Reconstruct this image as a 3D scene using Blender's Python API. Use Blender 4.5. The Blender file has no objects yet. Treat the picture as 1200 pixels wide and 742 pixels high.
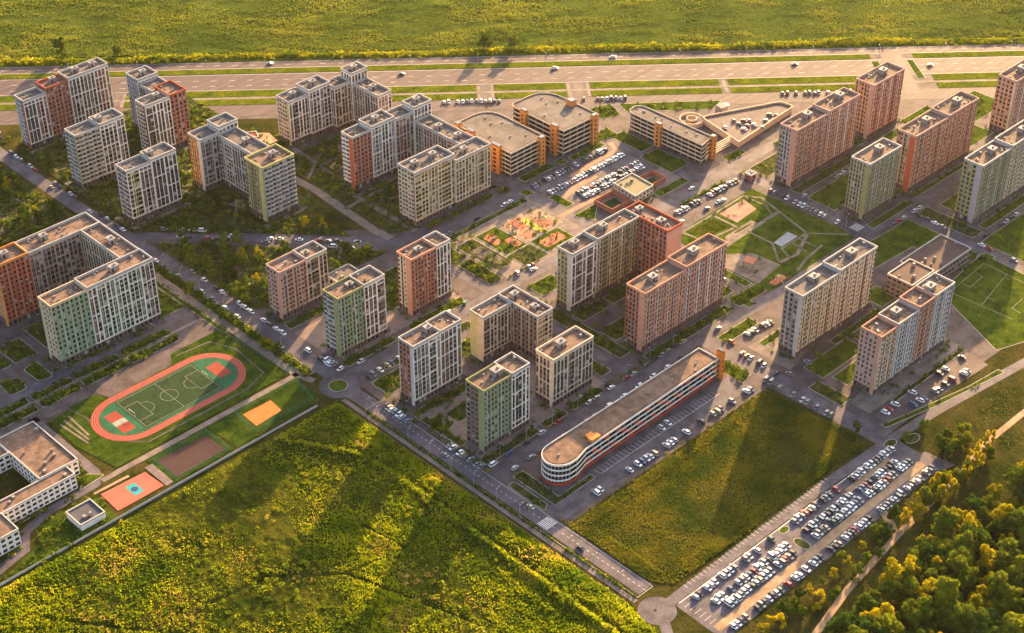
import bpy, math, random
import numpy as np
from mathutils import Vector
R = math.radians
SC = bpy.context.scene
COL = SC.collection
rng = random.Random(7)
NR = np.random.default_rng(11)

# ---------------------------------------------------------------- camera, sky, sun, exposure
F, TH, YAW, H = 1950.0, R(35.5), R(45.63), 520.0        # focal length in photo pixels, pitch, heading, height in metres
cT, sT, cY, sY = math.cos(TH), math.sin(TH), math.cos(YAW), math.sin(YAW)
D0 = H / math.tan(TH)
FW, RT = Vector((cY, sY, 0)), Vector((sY, -cY, 0))
CAM = -D0 * FW + Vector((0, 0, H))
cam_data = bpy.data.cameras.new('camera')
cam = bpy.data.objects.new('camera', cam_data); COL.objects.link(cam)
cam.location = CAM
cam.rotation_euler = (FW * cT + Vector((0, 0, -sT))).to_track_quat('-Z', 'Y').to_euler()
cam_data.sensor_width = 36; cam_data.lens = F / 1200 * 36
cam_data.clip_start = 5; cam_data.clip_end = 20000
SC.camera = cam

SUN_AZ, SUN_EL = R(26), R(14.5)                         # azimuth counted from +X towards +Y
SUN_D = Vector((math.cos(SUN_AZ) * math.cos(SUN_EL), math.sin(SUN_AZ) * math.cos(SUN_EL), math.sin(SUN_EL)))
world = bpy.data.worlds.new('World'); SC.world = world; world.use_nodes = True
wn = world.node_tree.nodes; bg = wn['Background']
sky = wn.new('ShaderNodeTexSky'); sky.sky_type = 'NISHITA'; sky.sun_disc = False
sky.sun_elevation = SUN_EL; sky.sun_rotation = math.atan2(SUN_D.x, SUN_D.y)
sky.dust_density = 4.0; sky.air_density = 0.8; sky.ozone_density = 0.3
world.node_tree.links.new(sky.outputs[0], bg.inputs[0]); bg.inputs[1].default_value = 0.105
sl = bpy.data.lights.new('sun', 'SUN'); sl.energy = 5.0; sl.angle = R(0.6); sl.color = (1.0, 0.62, 0.27)
sun = bpy.data.objects.new('sun', sl); COL.objects.link(sun)
sun.rotation_euler = (-SUN_D).to_track_quat('-Z', 'Y').to_euler()
SC.view_settings.view_transform = 'Standard'; SC.view_settings.look = 'None'
SC.view_settings.exposure = 2.62; SC.view_settings.gamma = 1
SC.render.engine = 'CYCLES'

def P(x, y, z=0.0):
    """photo pixel -> point at height z"""
    a, b = (x - 600) / F, (y - 371) / F
    fwd, dz = cT - b * sT, -sT - b * cT
    t = (H - z) / -dz
    p = CAM + t * (a * RT + fwd * FW)
    return (p.x, p.y)

# ---------------------------------------------------------------- materials
MATS = {}
def mat(name, col, rough=0.85, var=0.12, scale=0.3, col2=None, spec=0.08, fine=0.0, bump=0.0, metal=0.0, stretch=None, island=0.0):
    if name in MATS: return MATS[name]
    m = bpy.data.materials.new(name); m.use_nodes = True; MATS[name] = m
    nt = m.node_tree; N = nt.nodes; L = nt.links; b = N['Principled BSDF']
    b.inputs['Roughness'].default_value = rough; b.inputs['Specular IOR Level'].default_value = spec
    b.inputs['Metallic'].default_value = metal
    if not var and not col2 and not bump:
        b.inputs['Base Color'].default_value = (*col, 1); return m
    geo = N.new('ShaderNodeNewGeometry'); src = geo.outputs['Position']
    if stretch:
        mp = N.new('ShaderNodeMapping'); mp.inputs['Rotation'].default_value = (0, 0, stretch[0]); mp.inputs['Scale'].default_value = (stretch[1], stretch[2], 1)
        L.new(src, mp.inputs[0]); src = mp.outputs[0]
    n1 = N.new('ShaderNodeTexNoise'); n1.inputs['Scale'].default_value = scale; n1.inputs['Detail'].default_value = 5; n1.inputs['Roughness'].default_value = 0.65
    L.new(src, n1.inputs['Vector'])
    ramp = N.new('ShaderNodeValToRGB'); e = ramp.color_ramp.elements
    c1 = tuple(c * (1 - var) for c in col); c2 = col2 or tuple(min(1, c * (1 + var)) for c in col)
    e[0].position = 0.36; e[0].color = (*c1, 1); e[1].position = 0.64; e[1].color = (*c2, 1)
    fac = n1.outputs['Fac']
    L.new(fac, ramp.inputs[0]); out = ramp.outputs[0]
    if fine or island:
        hs = N.new('ShaderNodeHueSaturation'); L.new(out, hs.inputs['Color'])
        mr = N.new('ShaderNodeMapRange')
        if island:
            L.new(geo.outputs['Random Per Island'], mr.inputs[0]); a = island
        else:
            n2 = N.new('ShaderNodeTexNoise'); n2.inputs['Scale'].default_value = scale * 11; n2.inputs['Detail'].default_value = 3
            L.new(geo.outputs['Position'], n2.inputs['Vector']); L.new(n2.outputs['Fac'], mr.inputs[0]); a = fine
            mr.inputs[1].default_value = 0.3; mr.inputs[2].default_value = 0.7
        mr.inputs[3].default_value = 1 - a; mr.inputs[4].default_value = 1 + a
        L.new(mr.outputs[0], hs.inputs['Value']); out = hs.outputs[0]
    L.new(out, b.inputs['Base Color'])
    if bump:
        bp = N.new('ShaderNodeBump'); bp.inputs['Strength'].default_value = 1; bp.inputs['Distance'].default_value = bump
        n3 = N.new('ShaderNodeTexNoise'); n3.inputs['Scale'].default_value = scale * 8; n3.inputs['Detail'].default_value = 6
        L.new(geo.outputs['Position'], n3.inputs['Vector']); L.new(n3.outputs['Fac'], bp.inputs['Height']); L.new(bp.outputs[0], b.inputs['Normal'])
    return m

def leaf_mat(name, ca, cb, trans=0.45, obj_rand=True, scale=0.05, dry=None):
    if name in MATS: return MATS[name]
    m = bpy.data.materials.new(name); m.use_nodes = True; MATS[name] = m
    nt = m.node_tree; N = nt.nodes; L = nt.links
    N.remove(N['Principled BSDF'])
    geo = N.new('ShaderNodeNewGeometry')
    n1 = N.new('ShaderNodeTexNoise'); n1.inputs['Scale'].default_value = scale; n1.inputs['Detail'].default_value = 4
    L.new(geo.outputs['Position'], n1.inputs['Vector'])
    ad = N.new('ShaderNodeMath'); ad.operation = 'MULTIPLY_ADD'; L.new(geo.outputs['Random Per Island'], ad.inputs[0]); ad.inputs[1].default_value = 0.5
    base = n1.outputs['Fac']
    if obj_rand:
        oi = N.new('ShaderNodeObjectInfo'); mx = N.new('ShaderNodeMath'); mx.operation = 'MULTIPLY_ADD'
        L.new(oi.outputs['Random'], mx.inputs[0]); mx.inputs[1].default_value = 0.85; mx.inputs[2].default_value = -0.25; base = mx.outputs[0]
    else:
        sb = N.new('ShaderNodeMapRange'); L.new(base, sb.inputs[0]); sb.inputs[1].default_value = 0.36; sb.inputs[2].default_value = 0.64; sb.inputs[3].default_value = -0.2; sb.inputs[4].default_value = 0.7; base = sb.outputs[0]
    L.new(base, ad.inputs[2])
    ramp = N.new('ShaderNodeValToRGB'); e = ramp.color_ramp.elements
    e[0].color = (*ca, 1); e[1].color = (*cb, 1)
    if dry:
        x = ramp.color_ramp.elements.new(0.93); x.color = (*cb, 1); e[-1].color = (*dry, 1); e[-1].position = 1.0
    L.new(ad.outputs[0], ramp.inputs[0])
    df = N.new('ShaderNodeBsdfDiffuse'); tr = N.new('ShaderNodeBsdfTranslucent'); mix = N.new('ShaderNodeMixShader'); mix.inputs[0].default_value = trans
    L.new(ramp.outputs[0], df.inputs[0]); L.new(ramp.outputs[0], tr.inputs[0])
    L.new(df.outputs[0], mix.inputs[1]); L.new(tr.outputs[0], mix.inputs[2]); L.new(mix.outputs[0], N['Material Output'].inputs[0])
    return m

def glass(name, col, rough):
    m = mat(name, col, rough, var=0, spec=0.6); return m
GL = [glass('window_glass_blue', (0.03, 0.045, 0.06), 0.1), glass('window_glass_brown', (0.05, 0.035, 0.025), 0.2)]
GL = [glass('window_glass_dark', (0.012, 0.014, 0.018), 0.12), glass('window_glass_curtain', (0.075, 0.062, 0.052), 0.25), glass('window_glass_blind', (0.30, 0.27, 0.23), 0.4)] + GL
PAL = dict(W=(0.68, 0.61, 0.535), RED=(0.30, 0.115, 0.075), SAL=(0.46, 0.23, 0.15), OLV=(0.25, 0.23, 0.11), GRN=(0.19, 0.25, 0.15), BEI=(0.50, 0.38, 0.25),
           GRY=(0.22, 0.19, 0.175), LGR=(0.41, 0.375, 0.34), DK=(0.085, 0.07, 0.065), BRN=(0.19, 0.125, 0.10), ORG=(0.52, 0.20, 0.055), YEL=(0.42, 0.36, 0.15),
           PNK=(0.40, 0.25, 0.20), LIL=(0.33, 0.295, 0.30), PLI=(0.13, 0.085, 0.075), RST=(0.36, 0.085, 0.045), ORV=(0.72, 0.19, 0.03), RDP=(0.42, 0.045, 0.022), CRM=(0.54, 0.43, 0.31), BLG=(0.30, 0.36, 0.38))
def pm(k): return mat('wall_' + k.lower(), PAL[k], 0.85, var=0.10, scale=0.35, fine=0.10)
ASPH = mat('asphalt', (0.076, 0.066, 0.078), 0.8, var=0.36, scale=0.10, fine=0.2, spec=0.1)
ASPH2 = mat('asphalt_worn', (0.080, 0.060, 0.062), 0.8, var=0.3, scale=0.06, fine=0.2, spec=0.1)
PAVE = mat('block_paving', (0.072, 0.056, 0.058), 0.85, var=0.36, scale=0.12, fine=0.18)
PAVEL = mat('concrete_paving', (0.135, 0.108, 0.095), 0.85, var=0.3, scale=0.15, fine=0.15)
COURTP = mat('courtyard_paving', (0.15, 0.11, 0.10), 0.75, var=0.2, scale=0.2, fine=0.15)
SANDY = mat('dirt', (0.25, 0.17, 0.105), 0.9, var=0.25, scale=0.15, fine=0.2)
LAWN = mat('lawn_grass', (0.028, 0.055, 0.007), 0.95, var=0.35, scale=0.12, col2=(0.06, 0.082, 0.009), fine=0.35, bump=0.15, spec=0.0)
LAWND = mat('planted_bed', (0.02, 0.04, 0.008), 0.95, var=0.4, scale=0.3, col2=(0.075, 0.072, 0.03), fine=0.4, bump=0.25, spec=0.0)
GRASSM = mat('meadow_soil', (0.018, 0.034, 0.003), 0.95, var=0.35, scale=0.05, col2=(0.05, 0.05, 0.006), fine=0.35, bump=0.5, spec=0.0)
GRASSV = mat('rough_grass', (0.018, 0.03, 0.005), 0.95, var=0.35, scale=0.06, col2=(0.05, 0.042, 0.012), fine=0.35, bump=0.3, spec=0.0)
GRASSF = mat('field_grass', (0.03, 0.05, 0.008), 0.95, var=0.3, scale=0.03, col2=(0.06, 0.08, 0.012), fine=0.3, bump=0.6, spec=0.0)
KERB = mat('kerb_stone', (0.28, 0.25, 0.22), 0.8, var=0.1, scale=0.5)
WHITEP = mat('white_paint', (0.48, 0.46, 0.44), 0.7, var=0.2, scale=0.8)
ROOF = mat('roof_felt', (0.125, 0.082, 0.062), 0.9, var=0.35, scale=0.22, fine=0.15)
ROOFG = mat('roof_felt_grey', (0.10, 0.086, 0.08), 0.9, var=0.3, scale=0.14, fine=0.15)
PARA = mat('parapet_cap', (0.36, 0.33, 0.30), 0.7, var=0.1, scale=0.5)
METAL = mat('galvanised_metal', (0.40, 0.40, 0.41), 0.45, var=0.1, scale=0.6, metal=0.4)
VENT = mat('roof_unit_grey', (0.19, 0.18, 0.175), 0.7, var=0.2, scale=0.6)
DARKIN = mat('parking_interior', (0.014, 0.010, 0.011), 0.9, var=0.2, scale=0.3)  # near-black, shade inside the open garage storeys put into the colour
BARK = mat('bark', (0.09, 0.065, 0.045), 0.9, var=0.25, scale=1.5)

# ---------------------------------------------------------------- helpers
class MB:
    def __init__(s): s.v = []; s.f = []; s.m = []
    def quad(s, a, b, c, d, m=0):
        n = len(s.v); s.v += [a, b, c, d]; s.f.append((n, n + 1, n + 2, n + 3)); s.m.append(m)
    def box(s, x0, x1, y0, y1, z0, z1, m=0, bottom=False):
        n = len(s.v)
        s.v += [(x0, y0, z0), (x1, y0, z0), (x1, y1, z0), (x0, y1, z0), (x0, y0, z1), (x1, y0, z1), (x1, y1, z1), (x0, y1, z1)]
        fs = [(0, 1, 5, 4), (1, 2, 6, 5), (2, 3, 7, 6), (3, 0, 4, 7), (4, 5, 6, 7)] + ([(3, 2, 1, 0)] if bottom else [])
        for f in fs: s.f.append(tuple(n + i for i in f)); s.m.append(m)
    def prism(s, pts, z0, z1, m=0, mt=None, cap=True, base=False):
        n = len(s.v); k = len(pts)
        s.v += [(x, y, z0) for x, y in pts] + [(x, y, z1) for x, y in pts]
        for i in range(k):
            j = (i + 1) % k; s.f.append((n + i, n + j, n + k + j, n + k + i)); s.m.append(m)
        if cap: s.f.append(tuple(n + k + i for i in range(k))); s.m.append(m if mt is None else mt)
        if base: s.f.append(tuple(n + k - 1 - i for i in range(k))); s.m.append(m)
    def ring(s, po, pi, z0, z1, m=0):
        n = len(s.v); k = len(po)
        s.v += [(x, y, z0) for x, y in po] + [(x, y, z1) for x, y in po] + [(x, y, z0) for x, y in pi] + [(x, y, z1) for x, y in pi]
        for i in range(k):
            j = (i + 1) % k
            for f in ((i, j, k + j, k + i), (2 * k + j, 2 * k + i, 3 * k + i, 3 * k + j), (k + i, k + j, 3 * k + j, 3 * k + i), (j, i, 2 * k + i, 2 * k + j)):
                s.f.append(tuple(n + q for q in f)); s.m.append(m)
    def cyl(s, x, y, z0, z1, r0, r1=None, k=8, m=0):
        r1 = r0 if r1 is None else r1; n = len(s.v)
        for r, z in ((r0, z0), (r1, z1)):
            s.v += [(x + r * math.cos(2 * math.pi * i / k), y + r * math.sin(2 * math.pi * i / k), z) for i in range(k)]
        for i in range(k):
            j = (i + 1) % k; s.f.append((n + i, n + j, n + k + j, n + k + i)); s.m.append(m)
        s.f.append(tuple(n + k + i for i in range(k))); s.m.append(m)
    def tube(s, a, b, r0, r1, k=6, m=0):
        a, b = Vector(a), Vector(b); d = (b - a).normalized(); u = d.orthogonal().normalized(); w = d.cross(u); n = len(s.v)
        for p, r in ((a, r0), (b, r1)):
            for i in range(k):
                t = 2 * math.pi * i / k; q = p + r * (math.cos(t) * u + math.sin(t) * w); s.v.append(tuple(q))
        for i in range(k):
            j = (i + 1) % k; s.f.append((n + i, n + j, n + k + j, n + k + i)); s.m.append(m)
    def mesh(s, name, mats):
        me = bpy.data.meshes.new(name); me.from_pydata(s.v, [], s.f)
        for m in mats: me.materials.append(m)
        if len(mats) > 1: me.polygons.foreach_set('material_index', s.m)
        me.update(); return me
    def build(s, name, mats, parent=None, **props):
        if not s.f: return None
        return link(name, s.mesh(name, mats if isinstance(mats, list) else [mats]), parent, **props)

def link(name, data, parent=None, loc=None, rz=None, scale=None, **props):
    o = bpy.data.objects.new(name, data); COL.objects.link(o)
    if parent: o.parent = parent
    if loc: o.location = loc
    if rz is not None: o.rotation_euler.z = rz
    if scale: o.scale = scale
    for k, v in props.items(): o[k] = v
    return o
def thing(name, label, cat, loc=(0, 0, 0), rz=0.0, group=None):
    o = link(name, None, None, loc, rz, label=label, category=cat); o.empty_display_size = 1
    if group: o['group'] = group
    return o
def copy_tree(o, parent=None):
    c = o.copy(); COL.objects.link(c); c.parent = parent
    for ch in o.children: copy_tree(ch, c)
    return c
def offs(pts, d):
    """polygon grown outwards by d (counter-clockwise)"""
    ar = sum(pts[i][0] * pts[(i + 1) % len(pts)][1] - pts[(i + 1) % len(pts)][0] * pts[i][1] for i in range(len(pts)))
    if ar < 0: pts = pts[::-1]
    out = []; k = len(pts)
    for i in range(k):
        p0, p1, p2 = Vector(pts[i - 1]), Vector(pts[i]), Vector(pts[(i + 1) % k])
        e1, e2 = (p1 - p0).normalized(), (p2 - p1).normalized()
        n1, n2 = Vector((e1.y, -e1.x)), Vector((e2.y, -e2.x)); b = n1 + n2
        if b.length < 1e-6: b = n1
        b.normalize(); q = p1 + b * d / max(0.35, b.dot(n1)); out.append((q.x, q.y))
    return out
def rect(x0, x1, y0, y1): return [(x0, y0), (x1, y0), (x1, y1), (x0, y1)]
def ccw(pts):
    ar = sum(pts[i][0] * pts[(i + 1) % len(pts)][1] - pts[(i + 1) % len(pts)][0] * pts[i][1] for i in range(len(pts)))
    return pts if ar > 0 else pts[::-1]
def disc(x, y, r, k=24, ry=None): return [(x + r * math.cos(2 * math.pi * i / k), y + (ry or r) * math.sin(2 * math.pi * i / k)) for i in range(k)]
def rounded(pts, rad, k=6):
    """polygon with given corner radii"""
    out = []; n = len(pts)
    for i in range(n):
        r = rad[i] if isinstance(rad, (list, tuple)) else rad
        p0, p1, p2 = Vector(pts[i - 1]), Vector(pts[i]), Vector(pts[(i + 1) % n])
        if r <= 0: out.append(tuple(p1)); continue
        a, b = (p0 - p1).normalized(), (p2 - p1).normalized()
        for t in range(k + 1):
            s = t / k; q = p1 + a * r * (1 - s) ** 2 + b * r * s ** 2; out.append(tuple(q))
    return out
def sheet(name, pts, z, m):
    mb = MB(); mb.prism(ccw(pts), z - 0.5, z, 0); return mb.build(name, m, kind='structure')
def strip_pts(line, w):
    L_, R_ = [], []
    for i, p in enumerate(line):
        a = Vector(line[max(0, i - 1)]); b = Vector(line[min(len(line) - 1, i + 1)]); d = (b - a).normalized(); n = Vector((-d.y, d.x)) * w / 2
        L_.append((p[0] + n.x, p[1] + n.y)); R_.append((p[0] - n.x, p[1] - n.y))
    return R_ + L_[::-1]
ZP, ZR, ZL, ZT = 0.03, 0.06, 0.16, 0.10                  # paving, road, raised lawn, path levels
LC = [0]
def lawn(pts, m=None, kerb=True, r=0.0, name='lawn', z=None):
    pts = ccw(pts); LC[0] += 1; z = z or ZL - 0.02 + (LC[0] % 12) * 0.0022
    if r: pts = rounded(pts, r, 4)
    if kerb:
        mb = MB(); mb.ring(offs(pts, 0.35), pts, -0.1, z - 0.015); mb.build('kerb', KERB, kind='structure')
    return sheet(name, pts, z, m or LAWN)
def road(line, w, m=None, name='road', z=ZR): return sheet(name, strip_pts(line, w), z, m or ASPH)

# ---------------------------------------------------------------- ground, roads, paving
sheet('ground', rect(-9000, 9000, -9000, 9000), 0.0, GRASSV)
HD, HN = Vector((0.7495, -0.662)), Vector((0.662, 0.7495))                  # highway axes: along, across
def hw(s, t): p = HD * s + HN * t; return (p.x, p.y)
def hband(name, t0, t1, m, z, s0=-800, s1=900): return sheet(name, [hw(s0, t0), hw(s1, t0), hw(s1, t1), hw(s0, t1)], z, m)
VERGE = mat('verge_grass_sunlit', (0.05, 0.08, 0.006), 0.95, var=0.3, scale=0.1, col2=(0.10, 0.11, 0.008), fine=0.3, spec=0.0)  # lighter copy of the lawn, sunshine put into its colour
hband('pavement', 228, 320, PAVE, 0.02)
HWA = mat('highway_asphalt', (0.066, 0.048, 0.051), 0.8, var=0.34, scale=1.0, fine=0.12, spec=0.1, stretch=(0.7234, 0.012, 0.45))
hband('road', 299, 309, HWA, ZR); hband('road', 267.6, 291, HWA, ZR); hband('road', 232, 246.8, HWA, ZR)
for (s0, s1) in ((-800, 262), (292, 900)):
    hband('verge', 291.6, 298.8, VERGE, ZL, s0, s1)
SEG = [(-800, -262), (-243, -96), (-84, -9), (0, 51), (64, 154), (157, 258), (296, 900)]
for s0, s1 in SEG:
    hband('verge', 258.3, 267.3, VERGE, ZL, s0 + 1.5, s1 - 1.5); hband('verge', 247.3, 255.3, VERGE, ZL, s0 + 1.5, s1 - 1.5)
hband('cycle_path', 255.4, 258.2, PAVEL, ZT)
hband('verge', 309.6, 320, VERGE, ZL)
for s in (-262, -243, -96, -84, -9, 0, 51, 64, 155.5, 256, 258):
    sheet('footpath', [hw(s - 1.2, 247.5), hw(s + 1.2, 247.5), hw(s + 1.2, 266), hw(s - 1.2, 266)], ZT + 0.01, PAVEL)
for s in (-90, -4.5, 57.5): sheet('road', [hw(s - 3, 246), hw(s + 3, 246), hw(s + 3, 267), hw(s - 3, 267)], ZR + 0.02, ASPH2)
road([hw(277, 240), hw(277, 300)], 14, ASPH2, z=ZR + 0.02)
lawn([hw(262, 248), hw(268, 248), hw(266, 288), hw(261, 288)]); lawn([hw(287, 262), hw(292, 262), hw(290, 289), hw(286, 289)])
# lane lines of the highway
mb = MB()
for t in (304, 274, 282):
    for s in range(-560, 560, 12):
        a, b, c, d = hw(s, t), hw(s + 4, t), hw(s + 4, t + 0.25), hw(s, t + 0.25); z = ZR + 0.01
        mb.quad((*a, z), (*b, z), (*c, z), (*d, z))
for t in (299.4, 308.4, 268, 290.2):
    a, b, c, d = hw(-700, t), hw(700, t), hw(700, t + 0.25), hw(-700, t + 0.25); z = ZR + 0.01
    mb.quad((*a, z), (*b, z), (*c, z), (*d, z))
mb.build('lane_marking', WHITEP, kind='structure')

# paved base of the housing quarters
sheet('pavement', [(-98, -135), (50, -135), (52, -200), (150, -200), (262, -205), (420, -205), (420, -60), hw(330, 231), hw(-80, 229), (25, 232), (25, 100), (-98, 206)], ZP, PAVE)
sheet('pavement', rect(-260, -118, 96, 205), ZP, PAVE)
# streets
road([(-104, 420), (-106, 348), (-106, 263), (-103, 206), (-102, 160), (-102, 30), (-104, 10), (-103, -20), (-102.5, -100), (-102, -188)], 9)
road([(-98, 20), (-40, 22), (60, 22), (143, 17), (250, 18), (330, 22)], 8, z=ZR + 0.005)
road([(-98, -86), (60, -83), (118, -87), (206, -84), (300, -85), (420, -92)], 7.5, z=ZR + 0.005)
road([(-108, 214), (-86, 198), (-49, 157), (-10, 112), (6, 98), (20, 90), (40, 87.5), (97, 88)], 9, z=ZR + 0.01)
road([(97, 112), (96.5, 69), (95, 20)], 7, z=ZR + 0.012)
road([(97, 108), (112, 152), (140, 160), (177, 140), (186, 120), (180, 95), (180, 28), (196, 20)], 7, z=ZR + 0.014)
road([(206, 22), (206, -10), (206, -86)], 8, z=ZR + 0.008)
road([(240, -84), (238, -130), (235, -169), (228, -205), (200, -212)], 6.5, z=ZR + 0.009)
road([(8, 90), (8, 22), (8, -84)], 6, z=ZR + 0.011)
road([(57, -82), (58, -140), (58, -200)], 10, z=ZR + 0.013)
road([(-100, -200.5), (17, -201), (60, -203), (96, -206), (161, -215), (260, -228)], 5.5, z=ZR + 0.007)
road([(-95, -125), (-50, -124), (44, -122)], 14, z=ZR + 0.006)
road([(-114.6, 2), (-114.4, -188)], 2.2, mat('dry_verge', (0.085, 0.055, 0.03), .95, var=.35, scale=.2, fine=.3, spec=0.0), 'verge', .05)
road([(-150, 104), (-260, 102)], 6, PAVE); road([(-120, 127), (-260, 124)], 7)
road([(-231, 104), (-231, 47), (-235, 40), (-262, 39), (-277, 34), (-283, 24), (-300, 20), (-330, 18)], 5)
sheet('road', disc(-105, 18, 10.5), ZR + 0.015, ASPH); lawn(disc(-105.5, 18.5, 4.6), name='roundabout_island')
sheet('road', disc(-108, -200, 8.5), ZR + 0.016, ASPH); road([(-110, -205), (-122, -222), (-150, -250)], 5)
sheet('pavement', disc(-108.5, -199.2, 0.9, ry=0.7), ZR + 0.03, LAWND)
# walkways
road([(-115, 170), (-115, 40), (-112, 30)], 4.2, PAVEL, 'walkway', ZT)
road([(-111, 8), (-110.6, -190)], 2.6, PAVEL, 'walkway', ZT)
road([(-232, 40), (-114, 40.5)], 3.4, PAVEL, 'walkway', ZT)
road([(-260, 114.5), (-120, 115)], 1.8, PAVEL, 'walkway', ZT + 0.07)
road([(22, 75.5), (90, 76)], 4, PAVEL, 'walkway', ZT)
road([(-95, -30), (-80, -30), (-63, -33), (-60, -48)], 3.5, PAVEL, 'footpath', ZT + 0.07)
road([(-95, -48), (-84, -38), (-76, -32)], 2, PAVEL, 'footpath', ZT + 0.075)
# dirt tracks
road([(-119, 4), (-120, -40), (-121, -85), (-120.5, -124), (-119, -197)], 1.5, SANDY, 'dirt_track', 0.32)
road([(-80, -258), (-40, -250), (4, -245), (60, -241), (88, -237), (125, -237), (180, -240)], 3.2, SANDY, 'dirt_track', ZT)
road([(14, -231), (10, -238), (4, -245)], 4, SANDY, 'dirt_track', ZT + 0.01); sheet('pavement', [(56, -216), (64, -220), (66, -236), (54, -232)], ZR + 0.004, ASPH)
# big lot beside the wood
sheet('car_park', [(-100, -203.6), (62, -205.5), (60, -232), (12, -232.4), (-101, -231.5)], ZR, ASPH)
sheet('dirt_lane', [(-98, -222.8), (56, -221.6), (56, -226.0), (-98, -227)], ZR + 0.02, SANDY)
sheet('dirt_lane', [(14, -209.5), (48, -209.5), (46, -212.5), (12, -212.5)], ZR + 0.021, SANDY)
lawn(disc(-28.5, -206.6, 2.8, ry=1.6)); lawn(disc(-30, -218, 2.4, ry=4.2), LAWND); lawn(disc(57, -204.6, 4, ry=2.2), LAWND); lawn(disc(68, -210, 4.5, ry=2.6), LAWND)
mb = MB()
for i in range(40):                                                        # bay lines
    x = -88 + i * 2.6; z = ZR + 0.03; mb.quad((x, -200, z), (x + 0.14, -200, z), (x + 0.14, -197.4, z), (x, -197.4, z))
for i in range(8):
    x = -98; y = -207 - i * 2.8; z = ZR + 0.02; mb.quad((x, y, z), (x + 4.5, y, z), (x + 4.5, y + .16, z), (x, y + .16, z))
mb.quad((-98, -203.9, .1), (60, -205.6, .1), (60, -205.2, .1), (-98, -203.5, .1))
for i in range(34):
    x = -60 + i * 2.6; z = ZR + 0.03
    for y0, y1 in ((-121.5, -117),): mb.quad((x, y0, z), (x + 0.14, y0, z), (x + 0.14, y1, z), (x, y1, z))
mb.quad((-60, -121.6, .1), (28, -121.6, .1), (28, -121.4, .1), (-60, -121.4, .1))
for j in range(7):                                                         # pedestrian crossings
    y = -98 + j * 0.9; mb.quad((-106, -125.5 - j * .9, .1), (-99, -125.5 - j * .9, .1), (-99, -125.0 - j * .9, .1), (-106, -125.0 - j * .9, .1))
    mb.quad((202.5, -74 - j * .9, .1), (209.5, -74 - j * .9, .1), (209.5, -73.5 - j * .9, .1), (202.5, -73.5 - j * .9, .1))
for k in range(60):
    y = -4 - k * 3.1; mb.quad((-102.6, y, .1), (-102.4, y, .1), (-102.4, y - 1.4, .1), (-102.6, y - 1.4, .1))
mb.build('road_marking', WHITEP, kind='structure')
hb = MB(); hb.ring(offs(rect(-108.5, -98.5, -189, -6), 0.0), rect(-108.2, -98.8, -188.7, -6.3), -0.1, 0.2); hb.build('kerb', KERB, kind='structure')

# lawns -------------------------------------------------------------
LAWNS = []                                               # (polygon, planting density)
def L_(pts, dens=0.0, m=None, **k):
    lawn(pts, m, **k); LAWNS.append((pts, dens))
# green quarter north-west of the diagonal street
for a in [(-97, -48, 234, 272), (-97, -48, 289, 334), (-46, 20, 236, 272), (-46, 22, 288, 340), (-56, -44, 202, 272)]:
    L_(rect(*a), 0.03, LAWND, kerb=False)
L_([(-96, 212), (-62, 212), (-58, 218), (-58, 170), (-84, 199)], 0.03, LAWND, kerb=False)
L_([(-54, 218), (-43, 218), (-40, 165), (-24, 162), (-12, 150), (-10, 122), (-53, 168)], 0.03, LAWND, kerb=False)
L_([(-10, 222), (0, 222), (2, 175), (-2, 150), (-10, 160)], 0.03, LAWND, kerb=False)
L_([(-26, 187), (-27, 219), (-38, 219), (-38, 187)], 0.03, LAWND, kerb=False); L_([(12, 226), (26, 226), (26, 175), (20, 150), (8, 152), (10, 180)], 0.025, LAWND, kerb=False)
L_([(28, 156), (68, 153), (68, 119), (22, 121), (8, 116), (8, 142), (18, 146)], 0.018, LAWND, kerb=False)
L_([(7, 108), (20, 102), (20, 119), (8, 121)], 0.01, LAWND, kerb=False); L_(rect(28, 74, 172, 196), 0.03, LAWND, kerb=False); L_(rect(30, 73, 199, 219), 0.03, LAWND, kerb=False)
for q in [rect(26, 44, 96, 99.5), rect(48, 60, 96, 99.5), rect(64, 78, 96, 99.5), rect(84, 92, 94, 99)]: L_(q, 0.05, LAWND, kerb=False)
# wooded side west of the main street
L_([(-113, 420), (-113, 214), (-120, 207), (-150, 205), (-190, 240), (-190, 420)], 0.025, LAWND, kerb=False)
road([(-126, 300), (-127, 282), (-134, 258), (-150, 240)], 2.4, PAVEL, 'footpath', ZL + 0.03); sheet('pavement', [(-137, 286), (-150, 262), (-175, 270), (-165, 300)], ZL + 0.02, ASPH2)
# park south of the diagonal street
L_([(-97, 196), (-92, 190), (-52, 147), (-14, 104), (-5, 95), (-20, 95), (-33, 97), (-55, 97), (-92, 100), (-96, 104)], 0.022, LAWND, kerb=False)
road([(-64, 158), (-70, 150), (-78, 141), (-81, 126), (-97, 113)], 3, PAVEL, 'footpath', ZL + 0.03)
road([(-74, 147), (-86, 160), (-92, 172)], 1.4, PAVEL, 'footpath', ZL + 0.035); road([(-78, 138), (-62, 128), (-50, 124)], 1.4, PAVEL, 'footpath', ZL + 0.035)
road([(-20, 118), (-38, 103), (-32, 92)], 1.6, PAVEL, 'footpath', ZL + 0.035); road([(-38, 103), (-52, 112)], 1.6, PAVEL, 'footpath', ZL + 0.037)
for bx_ in [(-92, -24, 334, 337), (-95, -56, 270, 273.6), (-97, -93, 272, 290), (-96, -56, 215, 218.6), (-97.5, -94, 218, 234), (-44, -10, 271, 275), (-46, -43, 216, 236), (-40, -12, 163, 166.4), (-12, -8, 164, 240), (22, 30, 219, 226), (22, 86, 152, 155), (18, 21.6, 100, 160)]: sheet('footpath', rect(*bx_), ZL + 0.05, PAVEL)
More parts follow.
